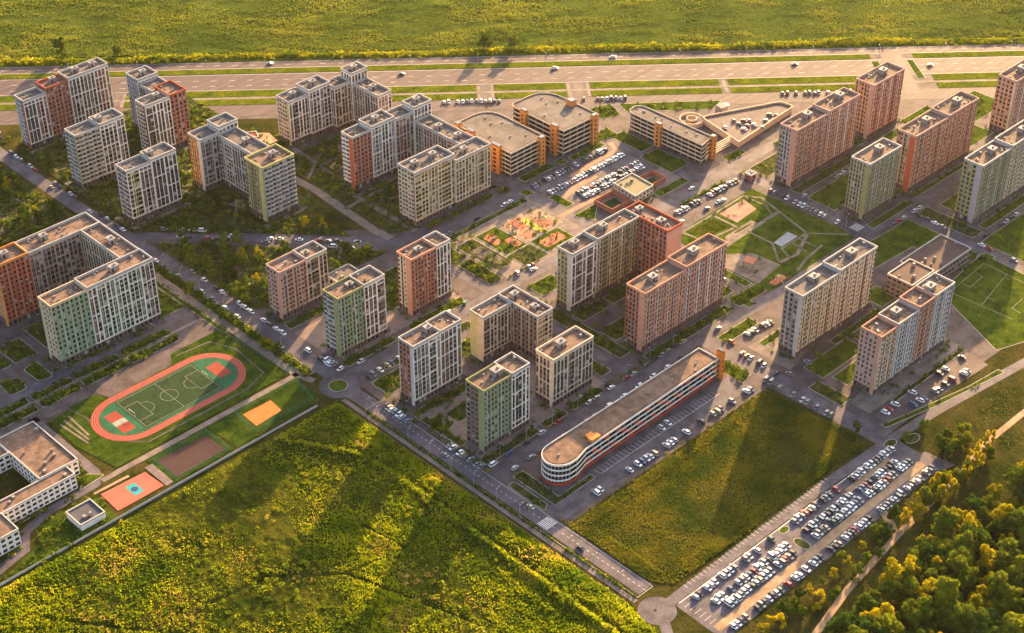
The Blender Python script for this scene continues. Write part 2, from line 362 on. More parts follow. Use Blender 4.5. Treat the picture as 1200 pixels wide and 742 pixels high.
for ln, w in [([(6, 200), (7, 174), (5, 149), (3, 116), (4, 104)], 5), ([(6, 147), (24, 149), (50, 148)], 2.4), ([(-54, 262), (-52, 240), (-46, 214)], 2), ([(-92, 250), (-74, 252), (-56, 246)], 1.6), ([(-94, 305), (-70, 302), (-52, 316)], 1.6), ([(-52, 212), (-40, 200), (-34, 188)], 1.5), ([(-50, 180), (-42, 190), (-30, 206)], 1.4), ([(30, 206), (48, 210), (70, 204)], 1.6), ([(30, 184), (50, 190), (72, 178)], 1.8), ([(28, 140), (46, 132), (66, 138)], 1.8), ([(34, 122), (44, 140)], 1.4), ([(12, 190), (26, 200)], 1.6), ([(-40, 250), (-20, 246), (-12, 262)], 1.6)]:
    road(ln, w * 1.15, PAVEL, 'footpath', ZL + 0.055)
for q in [disc(-34, 194, 4.5, ry=6), disc(36, 190, 6, ry=4), disc(52, 204, 7, ry=4), disc(48, 142, 5, ry=3.4), disc(-72, 258, 6, ry=4), disc(-68, 312, 6, ry=4)]: sheet('play_sand', q, ZL + 0.06, SANDY)
sheet('yard', [(-10, 262), (6, 240), (28, 240), (30, 252), (0, 282), (-8, 284)], ZL + 0.04, SANDY)
L_(rect(-109.2, -108.6, -188, -8), 0.35, LAWND, kerb=False)
# strip between walkway and street, stadium side strips
L_(rect(-112.4, -107.2, 36, 168), 0.07, LAWND); L_(rect(-120, -117.6, 96, 168), 0.05)
for x0, x1 in ((-258, -225), (-222, -200), (-197, -172), (-169, -140)):
    L_(rect(x0, x1, 115.8, 120), 0.09, LAWND); L_(rect(x0, x1, 107.5, 113), 0.07, LAWND)
L_([(-213, 142), (-204.6, 144), (-204.6, 127), (-212, 128)], 0.02, r=2); L_([(-228, 142), (-218, 138), (-220, 127), (-229, 128)], 0.04, LAWND, r=2); L_(rect(-196, -170, 128.0, 129.4), 0.1, LAWND); L_(rect(-166, -142, 128, 129.4), 0.05, LAWND)
L_(rect(-134, -121, 131, 165), 0.03); L_(rect(-194, -152, 148, 174), 0.02, LAWND); L_(rect(-213, -200, 150, 168), 0.03, LAWND); L_(rect(-240, -216, 150, 176), 0.03, LAWND)
# middle blocks
for b in [(-92, -58, 74, 80), (-92, -58, 27.2, 32), (-46, -8, 27.2, 33), (-54, -30, 50, 66), (-30, -8, 52, 80), (-94, -58, -30, -24.5), (-52, -24, -8, 2), (-92, -60, -5, 8), (-94, -58, -79, -74.5), (-54, -38, -79, -75), (-34, -12, -79, -74.5), (14, 22, -66, -12), (24, 44, -30, -22), (48, 74, -30, -22), (24, 76, -54, -42), (24, 90, -79, -73), (95, 104, -68, -20), (95, 118, -80, -72), (-4, 3, -70, -20), (-94, -90, -60, -30)]:
    L_(rect(*b), 0.05, LAWND if rng.random() < .6 else LAWN, r=1.2)
for b in [(-94, -84, -46, -34), (-82, -68, -46, -36), (-80, -62, -30, -25.5)]: L_(rect(*b), 0.06, LAWND, r=3)
for q in (disc(-88, 4, 4.5), disc(-72, 13, 7, ry=2.2)): L_(q, 0.03)
for b, d in [((-5, 4, 50, 80), .05), ((13, 22, 30, 56), .08), ((13, 22, 60, 80), .08), ((13, 22, -5, 14), .05), ((26, 44, 2, 14), .03), ((48, 60, 2, 14), .05), ((64, 92, -5, 3), .04), ((64, 92, 7, 14), .04), ((99, 118, -5, 13), .03), ((-50, -20, 8, 14), .05), ((-8, 3, -16, 14), .05), ((26, 50, 27.5, 28.6), .1), ((110, 134, 27, 30), .03), ((150, 190, 9.5, 12), .1)]:
    L_(rect(*b), d, LAWND if d > .04 else LAWN, r=1.0)
L_([(-91, -94), (-85, -94), (-85, -104), (-86, -119), (-64, -118.5), (-64, -121.4), (-91, -121.8)], .03, LAWND); L_([(-97.4, -97), (-93.4, -97), (-93.4, -119), (-97.4, -121)], .03, LAWND, r=1)
L_([P(725, 122), P(735, 131), P(835, 128), P(845, 118)], .01); L_([P(690, 128), P(715, 122), P(728, 135), P(705, 140)], .02); L_([P(690, 160), P(712, 150), P(722, 158), P(700, 168)], .03); L_([P(905, 168), P(950, 146), P(958, 151), P(912, 175)], .03)
L_(rect(64, 72, -170, -150), .03, LAWND); L_(rect(104, 148, -137, -133), .03, LAWND); L_(rect(76, 92, -112, -108), .02); L_(rect(86, 148, -187.4, -185), .05, LAWND); L_(rect(212, 236, -150, -144), .02)
# podium courts
for b in [(-93, -7, 33, 70), (-93, -7, -75, -24)]: sheet('courtyard', rect(*b), ZP + 0.02, COURTP)
# playground quarter
sheet('plaza', rect(24, 93, 26, 82), ZP + 0.01, PAVEL)
L_(rect(24, 90, 78.2, 82), 0.03, LAWND)
PG_O = mat('rubber_orange', (0.34, 0.11, 0.065), 0.85, var=0.2, scale=0.4); PG_S = mat('playground_sand', (0.25, 0.165, 0.11), 0.9, var=0.2, scale=0.3, fine=.2); PG_Y = mat('rubber_yellow', (0.36, 0.29, 0.05), 0.85, var=.15, scale=.4)
for q, m in [((40, 56, 45, 71), LAWN), ((58, 87, 47, 71), PG_S), ((59, 81, 31, 45.5), LAWN), ((40, 57.5, 29, 44), LAWND), ((25, 37.5, 38, 71), LAWND)]: L_(rect(*q), 0.01, m)
for q in [(42, 48, 56, 68), (49, 55, 47, 57), (64, 72, 58, 69), (76, 84, 50, 60), (62, 78, 34, 42), (60, 66, 48, 55)]: sheet('rubber_surface', rounded(rect(*q), 2, 4), ZL + 0.04, PG_O)
sheet('rubber_surface', rect(70, 75, 48, 66), ZL + 0.05, PG_Y)
for q in [(27, 36, 52, 62), (28, 36, 41, 49)]: sheet('pavement', rect(*q), ZL + 0.03, PAVE)
# lot between the garages
sheet('car_park', [(99, 90.5), (172, 91.5), (174, 54), (112, 54)], ZR + 0.002, ASPH)
ORGP = mat('orange_paving', (0.27, 0.14, 0.09), 0.8, var=.18, scale=.2, fine=.15)
road([(107, 66), (120, 69), (140, 70)], 4, ORGP, 'footpath', ZR + 0.03); road([(128, 79), (150, 82), (172, 82), (176, 92)], 4, ORGP, 'footpath', ZR + 0.03); road([(90, 52.5), (124, 52)], 3.5, ORGP, 'footpath', ZR + 0.03)
for q in [rect(92.8, 99, 82.5, 88), rect(101, 107, 57, 72), [(97, 47), (118, 48), (103, 36)], rect(104, 130, 95, 101), rect(134, 140, 94, 100), rect(144, 172, 92, 97), rect(176, 192, 40, 66), rect(182, 193, 70, 96), rect(150, 176, 26, 32), rect(212, 228, 24, 30)]: L_(q, 0.02)
sheet('pavement', rect(150, 176, 33, 49), ZP + 0.02, COURTP)
# park of squares
sheet('lawn', [(122, -8), (196, -6), (198, -70), (196, -82), (118, -82), (118, -40)], ZL, LAWN); LAWNS.append(([(122, -8), (196, -6), (198, -70), (196, -82), (118, -82), (118, -40)], 0.0012))
for ln, w in [([(129, -9), (156, -9), (186, -8), (192, -17), (186, -38), (180, -60)], 1.6), ([(129, -9), (131, -24), (154, -27)], 1.4), ([(156, -9), (156, -28)], 1.6), ([(135, -36), (186, -34)], 2.6), ([(157, -35), (157, -53), (144, -68)], 1.4), ([(157, -60), (180, -60), (196, -78)], 1.4), ([(144, -68), (158, -70), (181, -60)], 2.2), ([(145, -80), (160, -76), (176, -74)], 1.6), ([(157, -59), (152, -70)], 1.2), ([(166, -60), (164, -72)], 1.2), ([(172, -60), (172, -73)], 1.2), ([(186, -10), (187, -24), (181, -34)], 1.2)]:
    road(ln, w, PAVEL, 'footpath', ZL + 0.03)
sheet('pavement', [(143, -29.5), (168, -28.5), (168, -33), (138, -34.5)], ZL + 0.02, PAVEL); sheet('lawn', rect(150, 164, -31.6, -30.4), ZL + 0.05, LAWND)
SQ1 = mat('play_sand_pink', (0.27, 0.155, 0.12), 0.9, var=.15, scale=.2, fine=.15)
sheet('sand_court', [(160, -11), (183, -10.5), (180, -23), (160, -24.5)], ZL + 0.03, SQ1); sheet('planted_bed', [(133, -12), (153, -12.5), (152, -24), (135, -22)], ZL + 0.03, GRASSM)
sheet('sport_court', [(158, -53), (173, -51.5), (173.5, -58.5), (158, -58.8)], ZL + 0.05, mat('court_blue_grey', (0.24, 0.25, 0.27), .7, var=.1, scale=.3))
sheet('plaza', [(127, -40), (141, -51), (143, -70), (119, -73), (118, -48)], ZL + 0.025, PAVEL)
sheet('play_area', [(121, -75), (139, -75), (138, -82), (122, -83)], ZL + 0.03, LAWND); sheet('rubber_surface', [(124, -76.5), (136, -76.5), (135, -80.5), (125, -81)], ZL + 0.05, PG_O)
for q in [rect(112, 117, -70, -42), rect(104, 110, -60, -30), rect(98, 103, -84, -74)]: L_(q, 0.03)
# surroundings of the two towers by the vacant lot
sheet('pavement', [(69, -106), (92, -107), (150, -110), (150, -116), (76, -133), (69, -134)], ZP + 0.02, PAVEL); sheet('pavement', [(69, -172), (150, -160), (150, -184), (69, -184)], ZP + 0.02, PAVEL)
for q in [rect(64, 90, -96.5, -90), rect(76, 112, -150, -138), rect(80, 104, -162, -153), [(43, -106), (52, -105), (52, -122), (43, -124)], rect(116, 150, -150, -140)]: L_(q, 0.015)
sheet('car_park', [(67, -186), (148, -186), (146, -203), (70, -198)], ZR + 0.001, ASPH2); L_([(66, -193.5), (92, -199.5), (122, -206), (146, -209), (146, -212), (100, -204), (66, -196)], 0.01)
# kindergarten grounds and the far pitch
L_([(178, -109), (194, -90.5), (228, -93), (232, -112)], 0.004); L_([(160, -199), (184, -148), (234, -143), (232, -176), (214, -202), (186, -208)], 0.001)
L_(rect(224, 232, -142, -116), 0.02); L_(rect(150, 164, -134, -120), 0.01)
mb = MB()
for (a, b) in [((190, -190), (188, -152)), ((188, -152), (226, -149)), ((226, -149), (225, -176)), ((225, -176), (207, -192)), ((189, -171), (226, -164)), ((198, -168), (198, -174)), ((200, -152), (200, -157)), ((214, -151), (214, -156)), ((200, -157), (214, -156)), ((198, -190), (199, -184)), ((199, -184), (211, -183))]:
    q = strip_pts([a, b], .32); mb.prism(ccw(q), .1, ZL + .03)
mb.build('pitch_line', mat('faded_pitch_paint', (.2, .2, .15), .9), kind='structure')
# lawns between the eastern towers
for q in [rect(212, 278, -30, -24), rect(212, 292, -56, -36), rect(282, 292, -20, 10), rect(296, 330, -30, -24), rect(212, 250, -84, -79) , rect(250, 258, -72, -60), rect(258, 330, -81, -78), rect(262, 352, -58, -38), rect(330, 360, -70, -20), rect(212, 234, -120, -92), rect(244, 254, -130, -92), rect(258, 330, -130, -125), rect(262, 360, -106, -96), rect(244, 300, -165, -136), rect(248, 320, -200, -170), rect(340, 400, -54, -30), rect(214, 276, -4, 10)]:
    L_(q, 0.006, LAWN if rng.random() < .6 else LAWND)

# stadium -----------------------------------------------------------
LAWN_SHADED = mat('stadium_grass_shaded', (0.018, 0.045, 0.006), 0.95, var=0.35, scale=0.15, col2=(0.04, 0.062, 0.008), fine=0.3, bump=0.1, spec=0.0)  # darker copy of the lawn, tower shadow put into its colour
L_([(-152, 100), (-121, 100.5), (-117.5, 44), (-222, 43), (-227, 70), (-226, 98), (-199, 99), (-194, 92)], 0.0, LAWN_SHADED, kerb=False, name='stadium_lawn')
sheet('plaza', [(-198, 101), (-149, 104), (-156, 92), (-194, 91)], ZL + 0.02, PAVE)
def oval(cx, cy, hl, r, k=20): return [(cx + hl + r * math.cos(-math.pi / 2 + math.pi * i / k), cy + r * math.sin(-math.pi / 2 + math.pi * i / k)) for i in range(k + 1)] + [(cx - hl + r * math.cos(math.pi / 2 + math.pi * i / k), cy + r * math.sin(math.pi / 2 + math.pi * i / k)) for i in range(k + 1)]
TRK = mat('track_red', (0.20, 0.032, 0.024), 0.75, var=.12, scale=.2, fine=.1); TGR = mat('infield_green', (0.007, 0.075, 0.038), 0.8, var=.25, scale=.15, fine=.1); TURF = mat('artificial_turf', (0.009, 0.03, 0.010), 0.9, var=.25, scale=.2, fine=.2)  # tower shadow darkens these colours too, besides the turf's own dark green
TC = (-171.5, 71.5)
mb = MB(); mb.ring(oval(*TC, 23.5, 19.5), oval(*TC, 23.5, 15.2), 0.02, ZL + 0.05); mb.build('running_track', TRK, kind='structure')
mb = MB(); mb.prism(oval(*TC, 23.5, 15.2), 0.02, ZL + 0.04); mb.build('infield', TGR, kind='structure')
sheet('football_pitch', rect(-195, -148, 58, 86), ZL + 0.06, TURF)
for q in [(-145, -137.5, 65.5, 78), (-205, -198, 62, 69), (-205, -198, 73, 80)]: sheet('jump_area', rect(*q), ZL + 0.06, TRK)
sheet('jump_area', rect(-205, -198, 69, 73), ZL + 0.058, mat('court_pale', (.2, .23, .19), .8))
mb = MB(); z = ZL + 0.075; w = .14
def seg(a, b, ww=w): mb.prism(ccw(strip_pts([a, b], ww)), z - .02, z)
for a, b in [((-194, 59), (-149, 59)), ((-194, 85), (-149, 85)), ((-194, 59), (-194, 85)), ((-149, 59), (-149, 85)), ((-171.5, 59), (-171.5, 85)), ((-194, 65), (-186, 65)), ((-194, 79), (-186, 79)), ((-186, 65), (-186, 79)), ((-149, 65), (-157, 65)), ((-149, 79), (-157, 79)), ((-157, 65), (-157, 79))]: seg(a, b)
for cx, cy, a0, a1 in ((-171.5, 72, 0, 360), (-186, 72, -90, 90), (-157, 72, 90, 270)):
    pts = [(cx + 4.6 * math.cos(R(a0 + (a1 - a0) * i / 20)), cy + 4.6 * math.sin(R(a0 + (a1 - a0) * i / 20))) for i in range(21)]
    for i in range(20): seg(pts[i], pts[i + 1])
mb.build('pitch_line', mat('turf_line_paint', (.26, .27, .24), .9), kind='structure')
mb = MB()
for r in (16.4, 17.6, 18.8): mb.ring(oval(*TC, 23.5, r), oval(*TC, 23.5, r - .12), ZL, ZL + .06)
mb.build('track_line', mat('faded_line_paint', (.46, .26, .22), .8), kind='structure')
for a, b in (((-217, 93), (-218, 73)), ((-220.5, 91.5), (-219.8, 70)), ((-223.5, 90), (-221.5, 68))): sheet('long_jump_lane', strip_pts([a, b], 1.1), ZL + .04, PAVEL)
road([(-228, 96), (-214, 98), (-211.5, 86), (-212, 62), (-200, 48.5), (-140, 48.5), (-126, 54), (-124, 80), (-130, 95), (-150, 97)], 1.0, PAVE, 'footpath', ZL + .03)
L_([(-173, 38), (-116, 38.5), (-120, 16), (-172, 15)], 0.0, LAWN_SHADED, kerb=False); sheet('sand_court', [(-154.5, 33.5), (-137.5, 33), (-138.5, 22.5), (-155, 21.5)], ZL + .04, mat('beach_sand', (.36, .13, .038), .95, var=.12, scale=.3, fine=.1))
sheet('lawn', [(-209, 37.6), (-174, 37.6), (-173.5, 14.6), (-209, 14.6)], ZL, LAWN_SHADED); sheet('sport_court', [(-205, 34), (-177, 33), (-176.5, 17.5), (-205.5, 17)], ZL + .04, mat('court_brown', (.04, .02, .021), .8, var=.15, scale=.2, fine=.1))
sheet('sport_court', [(-238, 32), (-214, 31), (-213, 16.5), (-238.5, 16.5)], ZL + .04, mat('court_pink', (.30, .088, .062), .8, var=.1, scale=.2, fine=.08)); sheet('sport_court', rect(-227, -222, 20, 28), ZL + .06, mat('court_teal', (.02, .22, .24), .7, var=.1, scale=.4)); sheet('sport_court', disc(-224.5, 24, 1.7), ZL + .08, mat('court_navy', (.02, .04, .12), .7))
sheet('pavement', [(-212.4, 33.6), (-208, 33.6), (-208.4, 15.6), (-212.4, 15.6)], ZL + .03, COURTP); road([(-240, 34.5), (-221, 34)], 1.6, SANDY, 'footpath', ZL + .02)
L_([(-272, 33.5), (-258, 34), (-241, 34), (-241, 12), (-290, 10), (-300, 14), (-276, 23)], 0.015, kerb=False); L_([(-243, 41.5), (-229, 43), (-234.5, 49), (-238, 46)], 0.0, r=1); L_([(-275, 41), (-262, 41.5), (-262, 42.5), (-275, 42.2)], .05)

# ---------------------------------------------------------------- apartment buildings
INS = 0.36
FOOT = []
def clear(x, y, m=0.0):
    x, y = np.asarray(x), np.asarray(y); k = np.ones(x.shape, bool)
    for x0, x1, y0, y1 in FOOT: k = k & ~((x > x0 - m) & (x < x1 + m) & (y > y0 - m) & (y < y1 + m))
    return k
class Facade:
    """collects wall lattice, pale frame and panes of one section"""
    def __init__(s): s.wall = MB(); s.frame = MB(); s.pane = MB(); s.wm = []; s.fm = []; s.ac = MB()
    def wi(s, key):
        m = pm(key)
        if m not in s.wm: s.wm.append(m)
        return s.wm.index(m)
    def fi(s, key):
        m = pm(key)
        if m not in s.fm: s.fm.append(m)
        return s.fm.index(m)
    def side(s, sd, u0, u1, c, z0, z1, st, r):
        def bx(mb, a, b, d0, d1, za, zb, mi):
            if sd == 'R': mb.box(a, b, c + INS - d1, c + INS - d0, za, zb, mi, True)
            elif sd == 'F': mb.box(a, b, c - INS + d0, c - INS + d1, za, zb, mi, True)
            elif sd == 'L': mb.box(c + INS - d1, c + INS - d0, a, b, za, zb, mi, True)
            else: mb.box(c - INS + d0, c - INS + d1, a, b, za, zb, mi, True)
        def pane(a, b, za, zb):
            t = [r.uniform(-.02, .02) for _ in range(4)]; d = 0.05; k = r.random(); mi = 0 if k < .48 else 3 if k < .62 else 4 if k < .76 else 1 if k < .93 else 2
            q = [(a, d + t[0], za), (b, d + t[1], za), (b, d + t[2], zb), (a, d + t[0] - t[1] + t[2], zb)]
            if sd == 'R': v = [(x, c + INS - e, z) for x, e, z in q]
            elif sd == 'F': v = [(x, c - INS + e, z) for x, e, z in q][::-1]
            elif sd == 'L': v = [(c + INS - e, x, z) for x, e, z in q][::-1]
            else: v = [(c - INS + e, x, z) for x, e, z in q]
            s.pane.quad(*v, mi)
            if r.random() < .07 and zb < z1 - 2: aa = a + r.uniform(0, max(.05, b - a - .8)); bx(s.ac, aa, aa + .8, .1, INS + .28, za - .75, za - .15, 0)
        style, wall, frame = st[0], st[1], st[2]; acc = st[3] if len(st) > 3 else None
        if acc:                                                            # blank coloured strip at the near (or far) corner
            aw = acc[1]
            if acc[2] == 'n': bx(s.wall, u0, u0 + aw, 0, INS, z0, z1 - .03, s.wi(acc[0])); u0 += aw
            else: bx(s.wall, u1 - aw, u1, 0, INS, z0, z1 - .03, s.wi(acc[0])); u1 -= aw
        L0 = u1 - u0; n = max(1, round(L0 / (2.2 if style == 'stripe' else 2.65 if style == 'frame' else 2.75))); bw = L0 / n
        zg = z0 + 3.9; nf = max(1, round((z1 - zg) / 2.95)); fh = (z1 - zg) / nf
        w, f = s.wi(wall), s.fi(frame)
        if style == 'blank':
            bx(s.wall, u0, u1, 0, INS - .02, z0, z1 - .03, w); return
        # ground floor
        g = s.wi('PLI'); bx(s.wall, u0, u1, 0, .2, zg - 1.0, zg - .2, g); bx(s.wall, u0, u1, 0, .2, z0, z0 + .7, g)
        for i in range(n + 1):
            q = u0 + i * bw; a, b = max(u0, q - .55), min(u1, q + .55); bx(s.wall, a, b, 0, .26, z0, zg - .1, g)
            if i < n: pane(q + .5, q + bw - .5, z0 + .6, zg - .9)
        if style == 'frame':
            dark = s.wi(st[4] if len(st) > 4 else 'DK'); i = 0
            while i < n:
                gsz = min(n - i, r.choice((2, 3, 3, 4))); per = r.choice((3, 4, 4, 5)); ph = r.randrange(per); thin = r.choice((.2, .26, .3)); mid = r.choice((w, w, dark)); a0, a1 = u0 + i * bw, u0 + (i + gsz) * bw
                for q_ in range(gsz):
                    q = u0 + (i + q_) * bw
                    if q_ == 0: bx(s.frame, max(u0, q - .42), q + .42, 0, INS, zg - .25, z1 - .05, f)
                    elif r.random() < .9: bx(s.frame, q - thin, q + thin, 0, INS - .08, zg - .25, z1 - .05, f)
                    split = r.random() < .3
                    for j in range(nf):
                        z = zg + j * fh; hb_ = .75 if (j + ph) % per else 1.15
                        bx(s.wall, q + .2, q + bw - .2, 0, .12, z - .1, z + hb_, mid); pane(q + .2, q + bw - .2, z + hb_ - .05, z + fh)
                        if split: bx(s.wall, q + bw / 2 - .3, q + bw / 2 + .3, 0, .16, z, z + fh, mid)
                for j in range(nf + 1):
                    z = zg + j * fh
                    if (j + ph) % per == 0 or j in (0, nf): bx(s.frame, a0 + .3, a1 - .3 if i + gsz < n else a1 - .01, 0, INS - .04, z - .26, min(z1 - .06, z + .26), f)
                i += gsz
            bx(s.frame, u1 - .42, u1, 0, INS, zg - .25, z1 - .05, f); bx(s.frame, u0 + .01, u1 - .01, 0, INS - .02, z1 - .9, z1 - .06, f)
        elif style == 'grid':
            for i in range(n + 1):
                q = u0 + i * bw; a, b = max(u0, q - .68), min(u1, q + .68); bx(s.wall, a, b, 0, .26, zg - .12, z1 - .04, w)
                if i % 2 == 0: bx(s.frame, max(u0, q - .22), min(u1, q + .22), .2, INS, zg - .2, z1 - .05, f)
                if i < n:
                    for j in range(nf): pane(q + .6, q + bw - .6, zg + j * fh + .8, zg + (j + 1) * fh - .2)
            for j in range(nf + 1):
                z = zg + j * fh; bx(s.wall, u0 + .02, u1 - .02, 0, .2, z - .35, min(z1 - .05, z + .85), w)
        elif style == 'stripe':
            cols = [w, s.wi(frame), w, s.wi(st[4] if len(st) > 4 else wall)]
            for i in range(n + 1):
                q = u0 + i * bw; hw_ = (.6, .36, .5, .36)[i % 4]; a, b = max(u0, q - hw_), min(u1, q + hw_)
                bx(s.wall, a, b, 0, INS - (.0, .05, .08, .03)[i % 4], zg - .14, z1 - .04, cols[i % 4])
                if i % 4 == 1: bx(s.frame, max(u0, q - .2), min(u1, q + .2), .25, INS + .06, zg - .2, z1 - .05, f)
                if i < n:
                    sp = s.wi('BRN') if i % 3 == 1 else w
                    for j in range(nf):
                        z = zg + j * fh; bx(s.wall, q + .25, q + bw - .25, 0, .13 if i % 6 else INS + .45, z - .1, z + 1.0, sp); pane(q + .25, q + bw - .25, z + 1.0, z + fh - .1)
        elif style == 'balc':
            for i in range(n + 1):
                q = u0 + i * bw; a, b = max(u0, q - .4), min(u1, q + .4); bx(s.wall, a, b, 0, .2, zg - .12, z1 - .04, w)
                if i < n:
                    for j in range(nf): pane(q + .35, q + bw - .35, zg + j * fh + .9, zg + (j + 1) * fh - .2)
            for j in range(nf + 1):
                z = zg + j * fh; 
                for i in range(n):
                    if j < nf or i % 2: bx(s.frame, u0 + i * bw + (.25 if i % 2 else .02), u0 + (i + 1) * bw - (.25 if i % 2 else .02), 0, INS + (.55 if i % 2 else -.05), z - .2, min(z1 - .05, z + .8), f)

def section(root, x0, x1, y0, y1, h, right, left, sides='LRBF', seed=1, para='PARA', roofm=None, z0=0.0, back=None, label=None):
    FOOT.append((x0, x1, y0, y1)); r = random.Random(seed); fc = Facade(); base = fc.wi(right[1])
    i0, i1 = (INS if 'L' in sides else 0), (INS if 'B' in sides else 0); j0, j1 = (INS if 'R' in sides else 0), (INS if 'F' in sides else 0)
    fc.wall.box(x0 + i0, x1 - i1, y0 + j0, y1 - j1, z0, h - .02, base)
    if 'R' in sides: fc.side('R', x0 + .004, x1 - .004, y0, z0, h, right, r)
    if 'L' in sides: fc.side('L', y0 + INS * .99, y1, x0, z0, h, left, r)
    bk = back or right
    if 'F' in sides: fc.side('F', x0, x1, y1, z0, h, bk[:3] + ((None,) + tuple(bk[4:]) if len(bk) > 4 else ()), r)
    if 'B' in sides: fc.side('B', y0 + INS * .99, y1 - INS * .99, x1, z0, h, left[:3] + ((None,) + tuple(left[4:]) if len(left) > 4 else ()), r)
    wall = fc.wall.build('wall', fc.wm, root)
    if label: wall['label'] = label
    fc.frame.build('facade_frame', fc.fm, wall, kind='stuff')
    fc.pane.build('window_panes', GL, wall, kind='stuff'); fc.ac.build('air_conditioner', pm('LGR'), wall, kind='stuff')
    # roof slab with parapet
    mb = MB(); e = .1
    X0, X1, Y0, Y1 = x0 - (e if i0 else 0), x1 + (e if i1 else 0), y0 - (e if j0 else 0), y1 + (e if j1 else 0); t = .45; ph = 1.6
    mb.box(X0, X1, Y0, Y1, h - .01, h + .12, 0)
    for b in ((X0, X1, Y0, Y0 + t), (X0, X1, Y1 - t, Y1), (X0, X0 + t, Y0 + t, Y1 - t), (X1 - t, X1, Y0 + t, Y1 - t)): mb.box(*b, h, h + ph, 1)
    rf = mb.build('roof', [roofm or ROOF, PARA if para == 'PARA' else pm(para)], root)
    vb = MB(); L0 = x1 - x0; D0_ = y1 - y0
    k = int(max(3, L0 * D0_ / 30))
    for i in range(k):
        px, py = r.uniform(x0 + 1.5, x1 - 1.5), r.uniform(y0 + 1.2, y1 - 1.2); s_ = r.uniform(.2, .6); vb.box(px - s_, px + s_, py - s_ * r.uniform(.5, 1.6), py + s_, h + .1, h + r.uniform(.4, 1.5), r.choice((0, 0, 1)))
    if r.random() < .6: vb.box(x0 + L0 * .25, x0 + L0 * .75, y1 - 1.6, y1 - 1.2, h + .1, h + .55, 0)
    
    for i in range(3): px = r.uniform(x0 + 1, x1 - 4); py = r.uniform(y0 + 1, y1 - 1.5); vb.box(px, px + r.uniform(2, 6) if px < x1 - 7 else px + 2, py, py + r.uniform(.2, 1.2), h + .1, h + .15 + .2 * r.random(), r.choice((0, 1, 1)))
    vb.build('roof_vent', [VENT, COURTP], rf, kind='stuff')
    return wall
def lift_house(root, x, y, h, w=4.0, d=3.2, hh=2.9, key='GRY'):
    mb = MB(); z = h + .1
    mb.box(x - w / 2, x + w / 2, y - d / 2, y + d / 2, z, z + hh, 0); mb.box(x - w / 2 - .2, x + w / 2 + .2, y - d / 2 - .2, y + d / 2 + .2, z + hh, z + hh + .25, 1)
    mb.box(x - w / 2 + .6, x - w / 2 + 1.6, y - d / 2 - .05, y - d / 2 + .1, z, z + 2.1, 2); mb.box(x + .4, x + 1.3, y - .6, y + .6, z + hh + .25, z + hh + .9, 1)
    return mb.build('lift_house', [pm(key), VENT, DARKIN], root)
def block(label, secs, lifts=(), name='apartment_building'):
    s0 = secs[0]; root = thing(name, label, 'building', (0, 0, 0))
    for i, s in enumerate(secs):
        a = dict(seed=hash_(label) + i * 17); a.update(s[2] if len(s) > 2 else {})
        section(root, *s[0], *s[1], **a)
    for l in lifts: lift_house(root, *l)
    # origin at the base of the first section
    x, y = s0[0][0], s0[0][2]; root.location = (x, y, 0)
    for ch in root.children: ch.location = (-x, -y, 0)
    return root
def hash_(s): return sum((i + 1) * ord(c) for i, c in enumerate(s)) % 9973
fW = ('frame', 'BRN', 'W'); fWr = ('frame', 'RED', 'W'); fWo = ('frame', 'OLV', 'W', None, 'YEL'); fG = ('frame', 'GRY', 'W')
gR = ('grid', 'RED', 'PNK'); gB = ('balc', 'GRY', 'LGR')
# north-west quarter
block('long apartment block with grey-white ends and a brick-red middle beside the highway', [
    ((-89, -73, 338.5, 349, 33), (('frame', 'RED', 'W'), ('balc', 'BLG', 'LGR', ('RST', 2.5, 'n'))), dict(sides='LRF', para='PARA', roofm=ROOFG)),
    ((-73, -57, 338, 349.5, 36), (('grid', 'RED', 'PNK'), gR), dict(sides='LRF', para='RST')),
    ((-57, -28, 337.5, 349, 37.5), (('frame', 'BRN', 'W', None, 'RED'), fW), dict(sides='LRBF', roofm=ROOFG))], [(-48, 344, 37.5), (-64, 345, 36), (-36, 343, 37.5)])
block('olive-grey apartment tower with a taller white-framed half beside the wooded main street', [
    ((-92, -75, 275, 286.5, 35.2), (('balc', 'OLV', 'LGR'), ('balc', 'GRY', 'LGR', ('OLV', 1.5, 'n'))), dict(sides='LRF', roofm=ROOFG)),
    ((-75, -58, 274.6, 286.5, 36.5), (('frame', 'GRY', 'W'), fG), dict(sides='LRBF', roofm=ROOFG))], [(-72, 281, 36.5)])
block('white-framed apartment tower with yellow window strips at the corner of the diagonal street', [
    ((-93, -76, 220, 231, 34.6), (('frame', 'BRN', 'W', None, 'YEL'), ('balc', 'BRN', 'LGR')), dict(sides='LRF', roofm=ROOFG)),
    ((-76, -59, 219.6, 231, 36), (('frame', 'GRY', 'W'), fG), dict(sides='LRBF', roofm=ROOFG))], [(-73, 226, 36)])
block('white and brick-red apartment block with a slim grey rear wing near the highway', [
    ((-42, -24, 276, 286.5, 36), (('frame', 'BRN', 'W'), ('balc', 'GRY', 'LGR', ('DK', 1.6, 'n'))), dict(sides='LRF', roofm=ROOFG)),
    ((-24, -12, 276, 292, 36.6), (('grid', 'RED', 'PNK'), ('grid', 'RED', 'PNK')), dict(sides='LRBF', para='RST')),
    ((-26, -12, 292, 306, 34), (('frame', 'GRY', 'LGR'), ('frame', 'GRY', 'LIL')), dict(sides='LB', roofm=ROOFG)),
    ((-27, -12, 306, 319, 37), (('frame', 'GRY', 'W'), ('stripe', 'LIL', 'LGR')), dict(sides='LRBF', roofm=ROOFG))], [(-30, 282, 36), (-19, 312, 37)])
